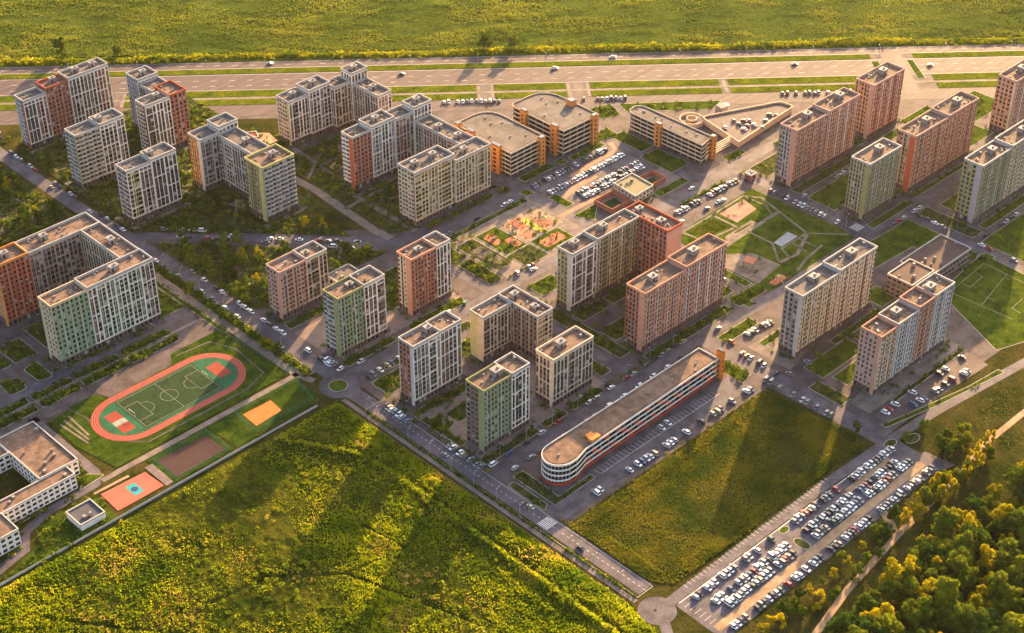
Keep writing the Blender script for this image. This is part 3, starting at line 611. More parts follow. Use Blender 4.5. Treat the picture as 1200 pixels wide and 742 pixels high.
block('C-shaped apartment block with a grey courtyard and an olive-yellow southern end', [
    ((-41, -27, 221, 233.5, 34), (('frame', 'GRY', 'LGR'), ('stripe', 'ORG', 'CRM', ('LGR', 3, 'n'), 'YEL')), dict(sides='LRF', roofm=ROOFG)),
    ((-27, -13, 221.5, 233, 37.3), (('frame', 'GRY', 'W'), fG), dict(sides='LRBF', roofm=ROOFG)),
    ((-28, -15, 184.5, 221.5, 33), (fG, ('frame', 'LIL', 'LGR')), dict(sides='LB', roofm=ROOFG)),
    ((-36, -13, 167.5, 184.5, 35.4), (('balc', 'GRY', 'LGR', ('GRN', 1.0, 'n')), ('stripe', 'OLV', 'YEL', ('YEL', 3.5, 'n'), 'BRN')), dict(sides='LRBF', para='YEL'))], [(-21, 203, 33), (-22, 176, 35.4)])
block('stepped white-framed apartment block beside the highway with a low eastern wing', [
    ((30, 45, 228, 240.5, 30), (('frame', 'BRN', 'W'), ('balc', 'BEI', 'CRM', ('YEL', 2, 'n'))), dict(sides='LRF', roofm=ROOFG)),
    ((45, 62, 226.5, 239, 33), (('frame', 'GRY', 'W'), fG), dict(sides='LRBF', roofm=ROOFG)),
    ((62, 75, 222.5, 233, 30.5), (('frame', 'BRN', 'CRM'), fW), dict(sides='LRF', roofm=ROOFG)),
    ((75, 88, 221, 231.5, 36), (('frame', 'BRN', 'W'), fW), dict(sides='LRBF', roofm=ROOFG)),
    ((76, 87, 197, 221, 29), (('frame', 'PNK', 'W'), ('frame', 'BRN', 'LGR')), dict(sides='LRB', roofm=ROOFG))], [(53, 233, 33), (81, 226, 36), (81, 208, 29), (38, 234, 30)])
block('huge courtyard apartment block with brick-red western corner and yellow-striped street front', [
    ((24, 38, 159, 169.5, 35), (('grid', 'RED', 'PNK'), ('balc', 'LGR', 'W', ('RST', 3.5, 'n'))), dict(sides='LRF', para='PARA')),
    ((38, 56, 158, 170, 37.4), (('frame', 'GRY', 'W', None, 'LIL'), fG), dict(sides='LRBF', roofm=ROOFG)),
    ((56, 70, 157, 168, 36), (('frame', 'RED', 'LGR', None, 'RED'), fWr), dict(sides='LRF', roofm=ROOFG)),
    ((70, 84, 156, 167, 39), (('frame', 'GRY', 'W'), fG), dict(sides='LRBF', roofm=ROOFG)),
    ((70.2, 82, 114.5, 156, 30), (('frame', 'BRN', 'W'), ('frame', 'RED', 'LGR', None, 'GRY')), dict(sides='LB', roofm=ROOFG)),
    ((54, 82, 102, 114.5, 31), (('frame', 'OLV', 'CRM', None, 'OLV'), fWo), dict(sides='LRBF', roofm=ROOFG)),
    ((23, 54, 103, 117.5, 35), (('frame', 'OLV', 'CRM', None, 'YEL'), ('balc', 'BEI', 'CRM', ('BRN', 1, 'n'))), dict(sides='LRBF', roofm=ROOFG))], [(46, 164, 37.4), (77, 162, 39), (75, 140, 30), (76, 124, 30), (30, 111, 35), (44, 111, 35), (66, 108, 31)])
# west courtyard building
block('C-shaped apartment block, green and white towards the stadium, orange-red at its far end', [
    ((-197.5, -176, 130, 142, 37), (('grid', 'GRN', 'LGR'), ('grid', 'BEI', 'CRM', ('BEI', 2.5, 'f'))), dict(sides='LRF', para='BEI')),
    ((-176, -136, 130, 142, 38), (('frame', 'GRN', 'W', None, 'BRN'), fW), dict(sides='LRB')),
    ((-148, -136, 142, 180, 37.6), (fW, ('frame', 'BRN', 'CRM')), dict(sides='LB')),
    ((-180, -136, 180, 194, 37.6), (('frame', 'BRN', 'PNK', None, 'RED'), fW), dict(sides='RBF')),
    ((-198.5, -180, 180, 194, 38), (('grid', 'RST', 'SAL'), ('grid', 'SAL', 'ORG', ('ORG', 3, 'n'))), dict(sides='LRF', para='ORG'))], [(-156, 136, 38, 5, 3), (-190, 187, 38), (-142, 160, 37.6, 3.5, 4.5), (-166, 188, 37.6)])
# middle quarter
block('brown-pink apartment tower with a white-framed end beside the park', [
    ((-90, -72, 83, 94.5, 29.4), (('stripe', 'PNK', 'PNK', None, 'RED'), ('balc', 'PNK', 'PNK', ('SAL', 3, 'n'))), dict(sides='LRF', para='PNK')),
    ((-72, -58, 83, 94.5, 29.8), (('frame', 'BRN', 'CRM'), fW), dict(sides='RBF'))], [(-68, 89, 29.8, 4, 3, 1.2)])
block('olive-green apartment tower with a white-framed end beside the small roundabout', [
    ((-89.5, -72, 35, 47, 36.2), (('stripe', 'GRN', 'LGR', None, 'OLV'), ('balc', 'BRN', 'LGR', ('OLV', 3.5, 'n'))), dict(sides='LRF', para='OLV')),
    ((-72, -58, 35, 47, 36.5), (('frame', 'BRN', 'W'), fW), dict(sides='RBF'))], [(-76, 42, 36.2, 4, 3, 1.2)])
block('salmon-red apartment tower with a white-framed end beside the playground quarter', [
    ((-38, -20, 37, 48.5, 35.2), (('stripe', 'RED', 'SAL', None, 'BRN'), ('stripe', 'CRM', 'CRM', ('SAL', 4, 'n'), 'PNK')), dict(sides='LRF', para='SAL')),
    ((-20, -10, 37, 48.5, 35.6), (('frame', 'BRN', 'W'), fW), dict(sides='RBF'))], [(-28, 43, 35.2, 4, 3, 1.4)])
block('white-framed apartment tower with a dark red end wall beside the main street', [
    ((-89, -71, -22, -11, 36.1), (('frame', 'GRY', 'W'), ('grid', 'RED', 'BRN', ('LGR', 2.2, 'n'))), dict(sides='LRF')),
    ((-71, -57, -22, -11, 36.4), (('frame', 'GRY', 'W', None, 'BRN'), fW), dict(sides='RBF'))], [(-74, -16, 36.1)])
block('L-shaped beige apartment block with an orange end wall inside the courtyard', [
    ((-39, -19, -19, -9, 27), (('frame', 'BRN', 'CRM'), ('blank', 'YEL', 'YEL', ('BEI', 4.5, 'n'))), dict(sides='LRF')),  # end wall's yellow and beige paint in sunlight bounced off the facing tower
    ((-19, -8, -38, -9, 27.3), (('frame', 'BEI', 'CRM'), ('grid', 'BRN', 'BEI')), dict(sides='LRBF'))], [(-14, -16, 27.3), (-13, -30, 27.3, 3, 4, 1.5)])
block('green-striped apartment tower with a white-framed end beside the long garage', [
    ((-88.5, -70, -71.5, -59, 36.1), (('stripe', 'GRN', 'LGR', None, 'OLV'), ('balc', 'BRN', 'BRN', ('OLV', 3.5, 'n'))), dict(sides='LRF', para='OLV')),
    ((-70, -58, -71.5, -59, 36.6), (('frame', 'GRN', 'W'), fW), dict(sides='RBF'))], [(-74, -65, 36.1, 5, 4.2, 3.2)])
block('lower cream-framed apartment tower facing the middle of the long garage', [
    ((-40.5, -12, -70.5, -58, 28.5), (('frame', 'BRN', 'CRM'), ('frame', 'BRN', 'CRM', ('CRM', 2, 'n'))), dict(sides='LRBF', para='CRM'))], [(-28, -63, 28.5, 4.5, 3.8, 2.6)])
block('L-shaped apartment block with white-striped front and brick-pink eastern wing', [
    ((25.5, 45, -19.5, -8.5, 36), (('frame', 'BRN', 'W'), ('grid', 'OLV', 'YEL', ('LGR', 3, 'n'))), dict(sides='LRF')),
    ((45, 78, -19.5, -8.5, 36.8), (('stripe', 'OLV', 'CRM', None, 'BRN'), fW), dict(sides='LRF')),
    ((78, 90, -40, -8.5, 36.6), (('blank', 'PNK', 'PNK'), ('grid', 'RED', 'PNK')), dict(sides='LRBF', para='RST'))], [(56, -13, 36.8), (34, -13, 36), (84, -30, 36.6, 4, 4, 1.5), (84, -14, 36.6, 4, 3, 2)])
block('long salmon-striped apartment block facing the orange end of the long garage', [
    ((26, 58, -70.5, -57.5, 35.8), (('stripe', 'SAL', 'CRM', None, 'PNK'), ('stripe', 'RED', 'PNK', ('SAL', 3.5, 'n'))), dict(sides='LRF', para='SAL')),
    ((58, 91, -70.5, -57.5, 37.4), (('stripe', 'PNK', 'W', None, 'SAL'), fWr), dict(sides='LRBF', para='SAL'))], [(40, -63, 35.8, 4.5, 4, 2.4), (72, -63, 37.4, 5, 4, 2.6)])
block('long cream-grey apartment block with a paved apron beside the vacant lot', [
    ((79.5, 111, -129.5, -118, 37.6), (('stripe', 'BEI', 'CRM', None, 'OLV'), ('grid', 'GRY', 'LGR', ('LGR', 2, 'n'))), dict(sides='LRF', para='PARA', roofm=ROOFG)),
    ((111, 143.5, -129.5, -118, 38.6), (('stripe', 'CRM', 'CRM', None, 'BRN'), fW), dict(sides='LRBF', roofm=ROOFG))], [(97, -123, 37.6, 4.5, 4, 2.4), (129, -123, 38.6, 5, 4, 2.4)])
block('long brown and white apartment block beside the small street car park', [
    ((82, 96, -176.5, -164, 35.2), (('stripe', 'BEI', 'SAL', None, 'PNK'), ('grid', 'PNK', 'PNK', ('SAL', 2, 'n'))), dict(sides='LRF', para='SAL')),
    ((96, 114, -176.5, -164, 36), (('stripe', 'LGR', 'W', None, 'LIL'), fW), dict(sides='LRF')),
    ((114, 128, -176.5, -164, 37.5), (('stripe', 'SAL', 'PNK', None, 'BRN'), fW), dict(sides='LRF', para='SAL')),
    ((128, 145, -176.5, -164, 37.8), (('stripe', 'LGR', 'W', None, 'GRY'), fW), dict(sides='LRBF'))], [(104, -169, 36, 4.5, 4, 2.4), (132, -170, 37.8, 5, 4, 2.8)])
# eastern quarter
block('long salmon apartment block beside the open parking deck', [
    ((214.5, 246, -21.5, -9, 37.4), (('stripe', 'SAL', 'PNK', None, 'GRY'), ('stripe', 'LIL', 'LGR', ('SAL', 3.5, 'n'), 'OLV')), dict(sides='LRF', para='PNK')),
    ((246, 277, -21.5, -9, 38.4), (('stripe', 'PNK', 'W', None, 'ORG'), fW), dict(sides='LRBF', para='PNK'))], [(234, -14, 37.4, 4.5, 4, 3), (266, -14, 38.4, 4.5, 4, 3)])
block('orange-pink apartment tower beside the highway slip road', [
    ((294.5, 327, -19.5, -6, 37.2), (('stripe', 'SAL', 'W', None, 'RED'), ('stripe', 'SAL', 'SAL', ('PNK', 2.5, 'n'), 'ORG')), dict(sides='LRBF', para='PNK'))], [(314, -12, 37.2, 4.5, 4, 3)])
block('grey-green apartment tower at the eastern street corner', [
    ((214.5, 245.5, -74, -61, 36.3), (('stripe', 'OLV', 'LGR', None, 'LGR'), ('stripe', 'OLV', 'LGR', ('OLV', 2.5, 'n'), 'LIL')), dict(sides='LRBF'))], [(233, -67, 36.3, 4.5, 4, 3)])
block('long red-brown apartment block between the grey-green towers', [
    ((259, 293, -75, -62, 37.6), (('stripe', 'SAL', 'PNK', None, 'BRN'), ('stripe', 'PNK', 'OLV', ('RST', 4, 'n'), 'RED')), dict(sides='LRF', para='PNK')),
    ((293, 324.5, -75, -62, 38.5), (('stripe', 'SAL', 'PNK', None, 'RED'), fW), dict(sides='LRBF', para='PNK'))], [(279, -68, 37.6, 4.5, 4, 3), (311, -68, 38.5, 4.5, 4, 3)])
block('pink apartment tower with a pale corner on the far eastern street', [
    ((363, 396, -78, -65, 36.9), (('stripe', 'SAL', 'W', None, 'PNK'), ('grid', 'SAL', 'PNK', ('CRM', 1.2, 'n'))), dict(sides='LRBF', para='PNK'))], [(380, -71, 36.9, 4.5, 4, 3)])
block('long olive-grey apartment block with a pale corner east of the kindergarten', [
    ((257, 288, -121.5, -109, 37.6), (('stripe', 'OLV', 'LGR', None, 'GRY'), ('grid', 'OLV', 'GRY', ('LIL', 3.5, 'n'))), dict(sides='LRF')),
    ((288, 322, -121.5, -109, 38.6), (('stripe', 'BEI', 'LGR', None, 'OLV'), fW), dict(sides='LRBF'))], [(276, -115, 37.6, 4.5, 4, 3), (308, -115, 38.6)])

# low buildings ------------------------------------------------------
def lowbuild(name, label, cat, polys, roofm, wallk, openings=True):
    """polys: (outline, height, storeys)"""
    root = thing(name, label, cat, (*polys[0][0][0], 0)); ox, oy = polys[0][0][0]
    for pts, h, st in polys:
        FOOT.append((min(p[0] for p in pts), max(p[0] for p in pts), min(p[1] for p in pts), max(p[1] for p in pts)))
        pts = ccw(pts); pts = [(x - ox, y - oy) for x, y in pts]
        mb = MB(); mb.prism(pts, 0, h, 0, cap=False); w = mb.build('wall', pm(wallk), root)
        mb = MB(); mb.prism(offs(pts, -.3), h - .6, h - .3, 0); rf = mb.build('roof', roofm, root)
        mb = MB(); mb.ring(offs(pts, .12), offs(pts, -.4), h - .5, h + .35, 0); mb.build('parapet', PARA, root)
        pb = MB(); k = len(pts)
        if openings:
            for i in range(k):
                a, b = Vector(pts[i]), Vector(pts[(i + 1) % k]); d = b - a; Ln = d.length
                if Ln < 4: continue
                d.normalize(); n = Vector((d.y, -d.x)); m = int(Ln / 3)
                for j in range(m):
                    for s in range(st):
                        fh = (h - .6) / st; c = a + d * (Ln * (j + .5) / m); hw_ = 1.0; z0, z1 = s * fh + .9, s * fh + fh - .6
                        for off_, mi in ((.06, 0),):
                            p, q = c - d * hw_ + n * off_, c + d * hw_ + n * off_
                            p2, q2 = p - n * .3, q - n * .3
                            pb.quad((p.x, p.y, z0), (q.x, q.y, z0), (q.x, q.y, z1), (p.x, p.y, z1), 0 if rng.random() < .8 else 1)
                            pb.quad((p.x + n.x * .1, p.y + n.y * .1, z0 - .15), (q.x + n.x * .1, q.y + n.y * .1, z0 - .15), (q.x, q.y, z0), (p.x, p.y, z0), 2)
            pb.build('window_panes', GL, w, kind='stuff')
        vb = MB()
        for i in range(int(max(2, abs(pts[2][0] - pts[0][0]) * abs(pts[2][1] - pts[0][1]) / 110))):
            px = rng.uniform(min(p[0] for p in pts) + 2, max(p[0] for p in pts) - 2); py = rng.uniform(min(p[1] for p in pts) + 2, max(p[1] for p in pts) - 2); s_ = rng.uniform(.4, .8)
            vb.box(px - s_, px + s_, py - s_, py + s_, h - .35, h + rng.uniform(.6, 1.6), 0)
        vb.build('roof_vent', pm('GRY'), rf, kind='stuff')
    return root
lowbuild('school_building', 'large white school with tan flat roofs around a courtyard beside the stadium', 'school', [
    ([(-236.5, 51.5), (-236.5, 91), (-257, 91), (-257, 51.5)], 9, 3), ([(-243, 43.5), (-243, 51.2), (-300, 51.2), (-300, 43)], 8.7, 3), ([(-257.3, 78), (-257.3, 91), (-300, 91), (-300, 78)], 9.2, 3), ([(-282, 28), (-282, 42.7), (-305, 42.7), (-305, 28)], 9.4, 3)], ROOF, 'W')
lowbuild('substation_building', 'small white flat-roofed building beside the pink sports court', 'building', [([(-258, 16.5), (-245, 16.5), (-245, 29), (-258, 29)], 3.6, 1)], mat('roof_dark', (.06, .06, .07), .8, var=.15, scale=.3), 'W', False)
lowbuild('kindergarten_building', 'low kindergarten with a brown brick front block beside the grass pitch', 'building', [
    ([(183, -141.5), (223, -141.5), (223, -121), (183, -121)], 8, 2), ([(162, -143), (183, -143), (183, -127), (162, -127)], 12.5, 4)], mat('roof_maroon', (.07, .045, .044), .85, var=.15, scale=.2), 'BRN')
lowbuild('podium_building', 'single-storey grey-roofed podium between the pink and the olive-green towers', 'building', [([(-50, 69), (-34, 69), (-34, 96), (-50, 96)], 4.2, 1)], ROOFG, 'LGR')
lowbuild('sports_hall', 'low tan-roofed sports hall between two sunken ball courts', 'building', [([(132, 30.5), (149, 31.5), (150.5, 50), (134, 49.5)], 6, 2)], mat('roof_khaki', (.16, .14, .085), .85, var=.1, scale=.2), 'CRM')
lowbuild('shop_building', 'low grey shop with cluttered flat roof at the western street corner', 'building', [([(-112, 362), (-96, 362), (-96, 380), (-112, 380)], 6, 2)], ROOFG, 'GRY')
lowbuild('kiosk', 'small red kiosk with a white roof beside the eastern crossroads', 'kiosk', [([(203, 0), (208, 0), (208, 5), (203, 5)], 3.4, 1)], pm('W'), 'RST')
lowbuild('depot_building', 'low red-roofed sheds in the sandy yard beside the highway', 'shed', [([(-2, 256), (18, 246), (21, 253), (1, 263)], 4.5, 1)], pm('RST'), 'ORG', False)

# sunken courts beside the hall
def ballcourt(label, x0, x1, y0, y1, surf):
    root = thing('ball_court', label, 'ball court', (x0, y0, 0), group='walled ball courts beside the tan-roofed hall'); ox, oy = x0, y0
    a = rect(0, x1 - x0, 0, y1 - y0)
    mb = MB(); mb.ring(a, offs(a, -.35), 0, 3.2); mb.build('wall', pm('RED'), root)
    mb = MB(); mb.prism(offs(a, -.36), 0.02, ZL); mb.build('floor', pm('BRN'), root)
    mb = MB(); mb.prism(offs(a, -3.2), .05, ZL + .03); mb.build('playing_surface', surf, root)
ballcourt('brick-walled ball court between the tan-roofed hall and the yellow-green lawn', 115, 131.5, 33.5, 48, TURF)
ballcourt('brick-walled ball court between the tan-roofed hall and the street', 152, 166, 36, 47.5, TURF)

# ---------------------------------------------------------------- parking garages
def garage(label, pts, h, lev, bandk, towers, origin, redpanels=None, roofm=None, towerk='ORG', basek=None):
    root = thing('parking_garage', label, 'parking garage', (*origin, 0)); ox, oy = origin
    FOOT.append((min(p[0] for p in pts), max(p[0] for p in pts), min(p[1] for p in pts), max(p[1] for p in pts)))
    pts = [(x - ox, y - oy) for x, y in ccw(pts)]
    lh = h / lev
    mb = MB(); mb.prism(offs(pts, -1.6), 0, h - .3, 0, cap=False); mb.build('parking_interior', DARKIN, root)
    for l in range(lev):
        z = (l + 1) * lh
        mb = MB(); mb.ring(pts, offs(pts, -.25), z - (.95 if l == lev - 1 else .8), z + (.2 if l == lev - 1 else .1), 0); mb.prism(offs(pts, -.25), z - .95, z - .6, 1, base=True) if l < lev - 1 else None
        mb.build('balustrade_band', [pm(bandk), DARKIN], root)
    mb = MB(); mb.prism(offs(pts, -.25), h - .9, h - .45, 0); mb.build('roof_deck', roofm or ROOFG, root)
    if basek: mb = MB(); mb.ring(offs(pts, .02), offs(pts, -.3), 0, 1.1); mb.build('plinth', pm(basek), root)
    cb = MB(); k = len(pts)
    for i in range(k):
        a, b = Vector(pts[i]), Vector(pts[(i + 1) % k]); d = b - a
        m = max(1, int(d.length / 5.5))
        for j in range(m):
            q = a + d * j / m; n = Vector((d.y, -d.x)).normalized(); q = q - n * .6; cb.box(q.x - .2, q.x + .2, q.y - .2, q.y + .2, 0, h - .9)
    cb.build('column', pm('GRY'), root, kind='stuff')
    if redpanels:
        a, b = redpanels; a, b = Vector(a) - Vector((ox, oy)), Vector(b) - Vector((ox, oy)); d = b - a; m = int(d.length / 4.2); n = Vector((d.y, -d.x)).normalized()
        r = random.Random(3)
        for j in range(m):
            for l in range(lev):
                if (j * 3 + l * 2) % 7 < 2 + (l == 1):
                    p = a + d * j / m + n * -.12; q = a + d * (j + .8) / m + n * -.12; z0, z1 = l * lh + .2, (l + 1) * lh - 1.02
                    mb = MB(); mb.prism(ccw([tuple(p), tuple(q), tuple(q - n * .15), tuple(p - n * .15)]), z0, z1); mb.build('infill_panel', pm('RDP'), root)
    for (x0, x1, y0, y1, hh) in towers:
        mb = MB(); mb.box(x0 - ox, x1 - ox, y0 - oy, y1 - oy, 0, hh, 0)
        t = mb.build('stair_tower', pm(towerk), root)
        mb = MB()
        for l in range(lev): z = l * lh + 1.0; mb.box(x0 - ox - .04, x0 - ox + .1, y0 - oy + (y1 - y0) * .35, y0 - oy + (y1 - y0) * .65, z, z + 1.3); mb.box(x0 - ox + (x1 - x0) * .35, x0 - ox + (x1 - x0) * .65, y0 - oy - .04, y0 - oy + .1, z, z + 1.3)
        mb.box(x0 - ox + .3, x1 - ox - .3, y0 - oy + .3, y1 - oy - .3, hh, hh + .5)
        mb.build('tower_window', GL[0], t, kind='stuff')
    vb = MB(); r = random.Random(5); xs = [p[0] for p in pts]; ys = [p[1] for p in pts]
    for i in range(7):
        px, py = r.uniform(min(xs) + 5, max(xs) - 5), r.uniform(min(ys) + 5, max(ys) - 5); vb.box(px - .5, px + .5, py - .4, py + .4, h - .46, h + .3)
    vb.build('roof_vent', VENT, root, kind='stuff')
    return root
LGP = [(37, -99), (-73, -99)] + [(-73 - 9.8 * math.sin(R(a)), -107.6 + 8.6 * math.cos(R(a))) for a in range(12, 170, 12)] + [(-70, -116.0), (-62, -113.8), (37, -112)]
g = garage('very long white-banded garage with rounded end and red infill panels beside the vacant lot', LGP, 12.4, 4, 'W', [(37.2, 39.6, -114, -110, 17)], (-62, -113), redpanels=((-62, -113.9), (37, -112.1)), roofm=ROOF, basek='RDP', towerk='ORV')
mb = MB(); mb.box(5, 11, .4, 3.4, 11.9, 13.6); mb.box(6, 10, 3.4, 6, 11.9, 13); mb.build('roof_stair_house', pm('ORG'), g)
garage('brown-white banded garage with orange stair towers touching the courtyard block', rounded([(101, 104), (130.5, 104.5), (130.5, 155), (102, 155)], [0, 0, 14, 4], 6), 17.5, 6, 'CRM', [(98.6, 101.6, 112, 120, 19), (124, 128, 101.4, 104.8, 19.2), (99, 102, 136, 142, 19.5), (100, 104, 150, 154, 19)], (101, 104))
garage('tallest banded garage with a rounded back corner beside the highway', rounded([(142, 99.5), (173, 99), (173, 147), (142, 147)], [0, 0, 16, 4], 6), 18.7, 6, 'CRM', [(139.6, 142.6, 104, 109, 20.4), (139.8, 142.6, 131, 136, 20.4), (165.5, 169.5, 96.6, 99.6, 20.6), (168, 172.6, 118, 123, 21.5)], (142, 99))
garage('narrow banded garage with a rounded end and one orange tower beside the car lot', rounded([(196, 33.5), (208.5, 36.5), (207.5, 96), (195.5, 96)], [0, 0, 6, 6], 6), 14.1, 5, 'CRM', [(193.6, 196.4, 66, 70.5, 15.8), (205.5, 209, 33, 36.2, 15.6)], (196, 33))
# open deck with ramps
root = thing('parking_deck', 'open-roofed tan parking deck with a curved ramp beside the highway', 'parking deck', (229, 31, 0))
pts = rounded([(0, 0), (62, 5), (61, 15), (8, 38)], [0, 3, 4, 5], 4)
mb = MB(); mb.prism(pts, 0, 3.4, 0, 1); mb.build('deck', [pm('BEI'), ASPH2], root)
mb = MB(); mb.ring(offs(pts, .25), offs(pts, -.35), 0.4, 4.5); mb.build('parapet', pm('BEI'), root)
mb = MB(); mb.ring(disc(4, 42, 8), disc(4, 42, 7.4), 0, 3); mb.ring(disc(4, 42, 3.5), disc(4, 42, 3), 0, 3.4); mb.build('ramp_wall', pm('BEI'), root)
mb = MB()
for i in range(24):
    a0, a1 = 2 * math.pi * i / 24, 2 * math.pi * (i + 1) / 24; z0, z1 = .3 + i * .11, .3 + (i + 1) * .11
    f = lambda a, r_, z: (4 + r_ * math.cos(a), 42 + r_ * math.sin(a), z)
    mb.quad(f(a0, 3.5, z0), f(a0, 7.4, z0), f(a1, 7.4, z1), f(a1, 3.5, z1))
mb.build('ramp', ASPH2, root)
mb = MB(); mb.cyl(30, 36, 0, 5.5, 2.6, k=16); mb.build('stair_drum', pm('W'), root)
mb = MB(); mb.prism([(24, 34), (30, 33), (31, 39), (25, 40)], 0, 5.6); mb.build('stair_block', pm('GRY'), root)
for i in range(5):
    mb = MB(); mb.box(-20, -1.5, 5 + i * .2, 5.6 + i * .2, .5 + i * 1.4, .9 + i * 1.4, 0); mb.build('stair_rail', pm('CRM'), root)

# ---------------------------------------------------------------- vegetation
def project(x, y, z=0.0):
    px, py, pz = x - CAM.x, y - CAM.y, z - CAM.z
    r_ = px * RT.x + py * RT.y; f_ = px * FW.x + py * FW.y
    zc = f_ * cT - pz * sT
    return 600 + F * r_ / zc, 371 + F * (-f_ * sT - pz * cT) / zc
def visible(x, y, m=40):
    u, v = project(x, y); return (u > -m) & (u < 1200 + m) & (v > -m) & (v < 742 + m)
def inside(x, y, poly):
    c = np.zeros(np.shape(x), bool); n = len(poly)
    for i in range(n):
        (x0, y0), (x1, y1) = poly[i], poly[(i + 1) % n]
        if y0 == y1: continue
        c ^= ((y0 > y) != (y1 > y)) & (x < (x1 - x0) * (y - y0) / (y1 - y0) + x0)
    return c
WAV = [(NR.uniform(0, 6.3), NR.uniform(0, 6.3)) for _ in range(40)]
def vnoise(x, y, sc, seed=0):
    s = 0
    for i in range(7):
        a, p = WAV[(i + seed * 5) % 40]; k = sc * (0.6 + 0.37 * i); s = s + np.sin(k * (x * math.cos(a) + y * math.sin(a)) + p * 3 + 1.7 * np.sin(k * .6 * (x * math.sin(p) - y * math.cos(p))))
    return s / 7 * 1.6
def fast_mesh(name, verts, k, m, parent=None, **props):
    n = len(verts) // k; f = np.arange(n * k, dtype=np.int32).reshape(n, k)
    me = bpy.data.meshes.new(name); me.vertices.add(n * k); me.loops.add(n * k); me.polygons.add(n)
    me.vertices.foreach_set('co', verts.astype(np.float32).ravel()); me.loops.foreach_set('vertex_index', f.ravel())
    me.polygons.foreach_set('loop_start', np.arange(0, n * k, k, dtype=np.int32))
    me.update(calc_edges=True); me.validate(); me.materials.append(m)
    return link(name, me, parent, **props)
def blades(x, y, z, h, w, k=3):
    """k leaning triangles per tuft"""
    n = len(x); out = []
    for j in range(k):
        a = NR.uniform(0, 2 * np.pi, n); l = NR.uniform(.1, .7, n) * h; b = NR.uniform(0, 2 * np.pi, n); ww = w * NR.uniform(.6, 1.2, n)
        ox, oy = NR.normal(0, .25, n) * w, NR.normal(0, .25, n) * w; hh = h * NR.uniform(.6, 1.1, n)
        p0 = np.stack([x + ox - np.cos(a) * ww / 2, y + oy - np.sin(a) * ww / 2, z - .05], 1); p1 = np.stack([x + ox + np.cos(a) * ww / 2, y + oy + np.sin(a) * ww / 2, z - .05], 1)
        p2 = np.stack([x + ox + np.cos(b) * l, y + oy + np.sin(b) * l, z + hh], 1); out.append(np.stack([p0, p1, p2], 1))
    return np.concatenate(out).reshape(-1, 3)
def leafquads(cx, cy, cz, rx, rz, m, size):
    """m random leaf quads on the upper shell of each blob"""
    n = len(cx); N = n * m; rep = lambda v: np.repeat(v, m)
    d = NR.normal(size=(N, 3)); d[:, 2] = np.abs(d[:, 2]) * .9 - .15; d /= np.linalg.norm(d, axis=1)[:, None]; rr = NR.uniform(.62, 1.05, N)
    c = np.stack([rep(cx) + d[:, 0] * rep(rx) * rr, rep(cy) + d[:, 1] * rep(rx) * rr, rep(cz) + (d[:, 2] * .9 + .25) * rep(rz) * rr], 1)
    nn = d + NR.normal(0, .55, (N, 3)); nn /= np.linalg.norm(nn, axis=1)[:, None]
    t = np.cross(nn, NR.normal(size=(N, 3))); t /= np.linalg.norm(t, axis=1)[:, None]; b = np.cross(nn, t)
    s = (rep(size) * NR.uniform(.6, 1.3, N))[:, None]
    return np.stack([c - t * s - b * s * .7, c + t * s - b * s * .7, c + t * s * .8 + b * s * .7, c - t * s * .8 + b * s * .7], 1).reshape(-1, 3)
WEED = leaf_mat('weed_leaves', (0.06, 0.125, 0.005), (0.36, 0.375, 0.008), .5, False, .045, dry=(.40, .24, .07))
WEEDV = leaf_mat('dry_grass_blades', (0.036, 0.075, 0.008), (0.20, 0.175, 0.018), .48, False, .05)
CROP = leaf_mat('field_blades', (0.05, 0.09, 0.012), (0.18, 0.19, 0.022), .45, False, .02)
SHRUB = leaf_mat('shrub_leaves', (0.02, 0.05, 0.007), (0.12, 0.16, 0.012), .4, False, .22, dry=(.30, .27, .02))
LAWNB = leaf_mat('lawn_blades', (0.035, 0.08, 0.006), (0.20, 0.21, 0.010), .5, False, .08)
SCRUB = leaf_mat('scrub_leaves', (0.028, 0.078, 0.006), (0.27, 0.295, 0.010), .45, False, .03, dry=(.45, .24, .09))
HEDGE = leaf_mat('hedgerow_leaves', (0.06, 0.11, 0.006), (0.34, 0.31, 0.008), .5, False, .06)

# meadow ground with ditch and bank
DITCH = [(-150, 2), (-143, -9), (-136, -21), (-130, -33), (-128, -57), (-129, -131), (-129, -197), (-140, -330)]
def seg_dist(x, y, line):
    best = np.full(np.shape(x), 1e9); sgn = np.zeros(np.shape(x))
    for (x0, y0), (x1, y1) in zip(line[:-1], line[1:]):
        dx, dy = x1 - x0, y1 - y0; t = np.clip(((x - x0) * dx + (y - y0) * dy) / (dx * dx + dy * dy), 0, 1)
        d = np.hypot(x - x0 - t * dx, y - y0 - t * dy); s = np.sign((x - x0) * dy - (y - y0) * dx); k = d < best
        best = np.where(k, d, best); sgn = np.where(k, s, sgn)
    return best, sgn
TRACKL = [(-300, -20), (-262, -70), (-245, -62), (-215, -68), (-190, -90), (-170, -150)]
TRODS = [[(-122, 2), (-150, -30), (-190, -44), (-240, -40), (-300, -20)], [(-121, -85), (-160, -96), (-190, -90)], [(-150, -30), (-165, -70), (-160, -96)]]
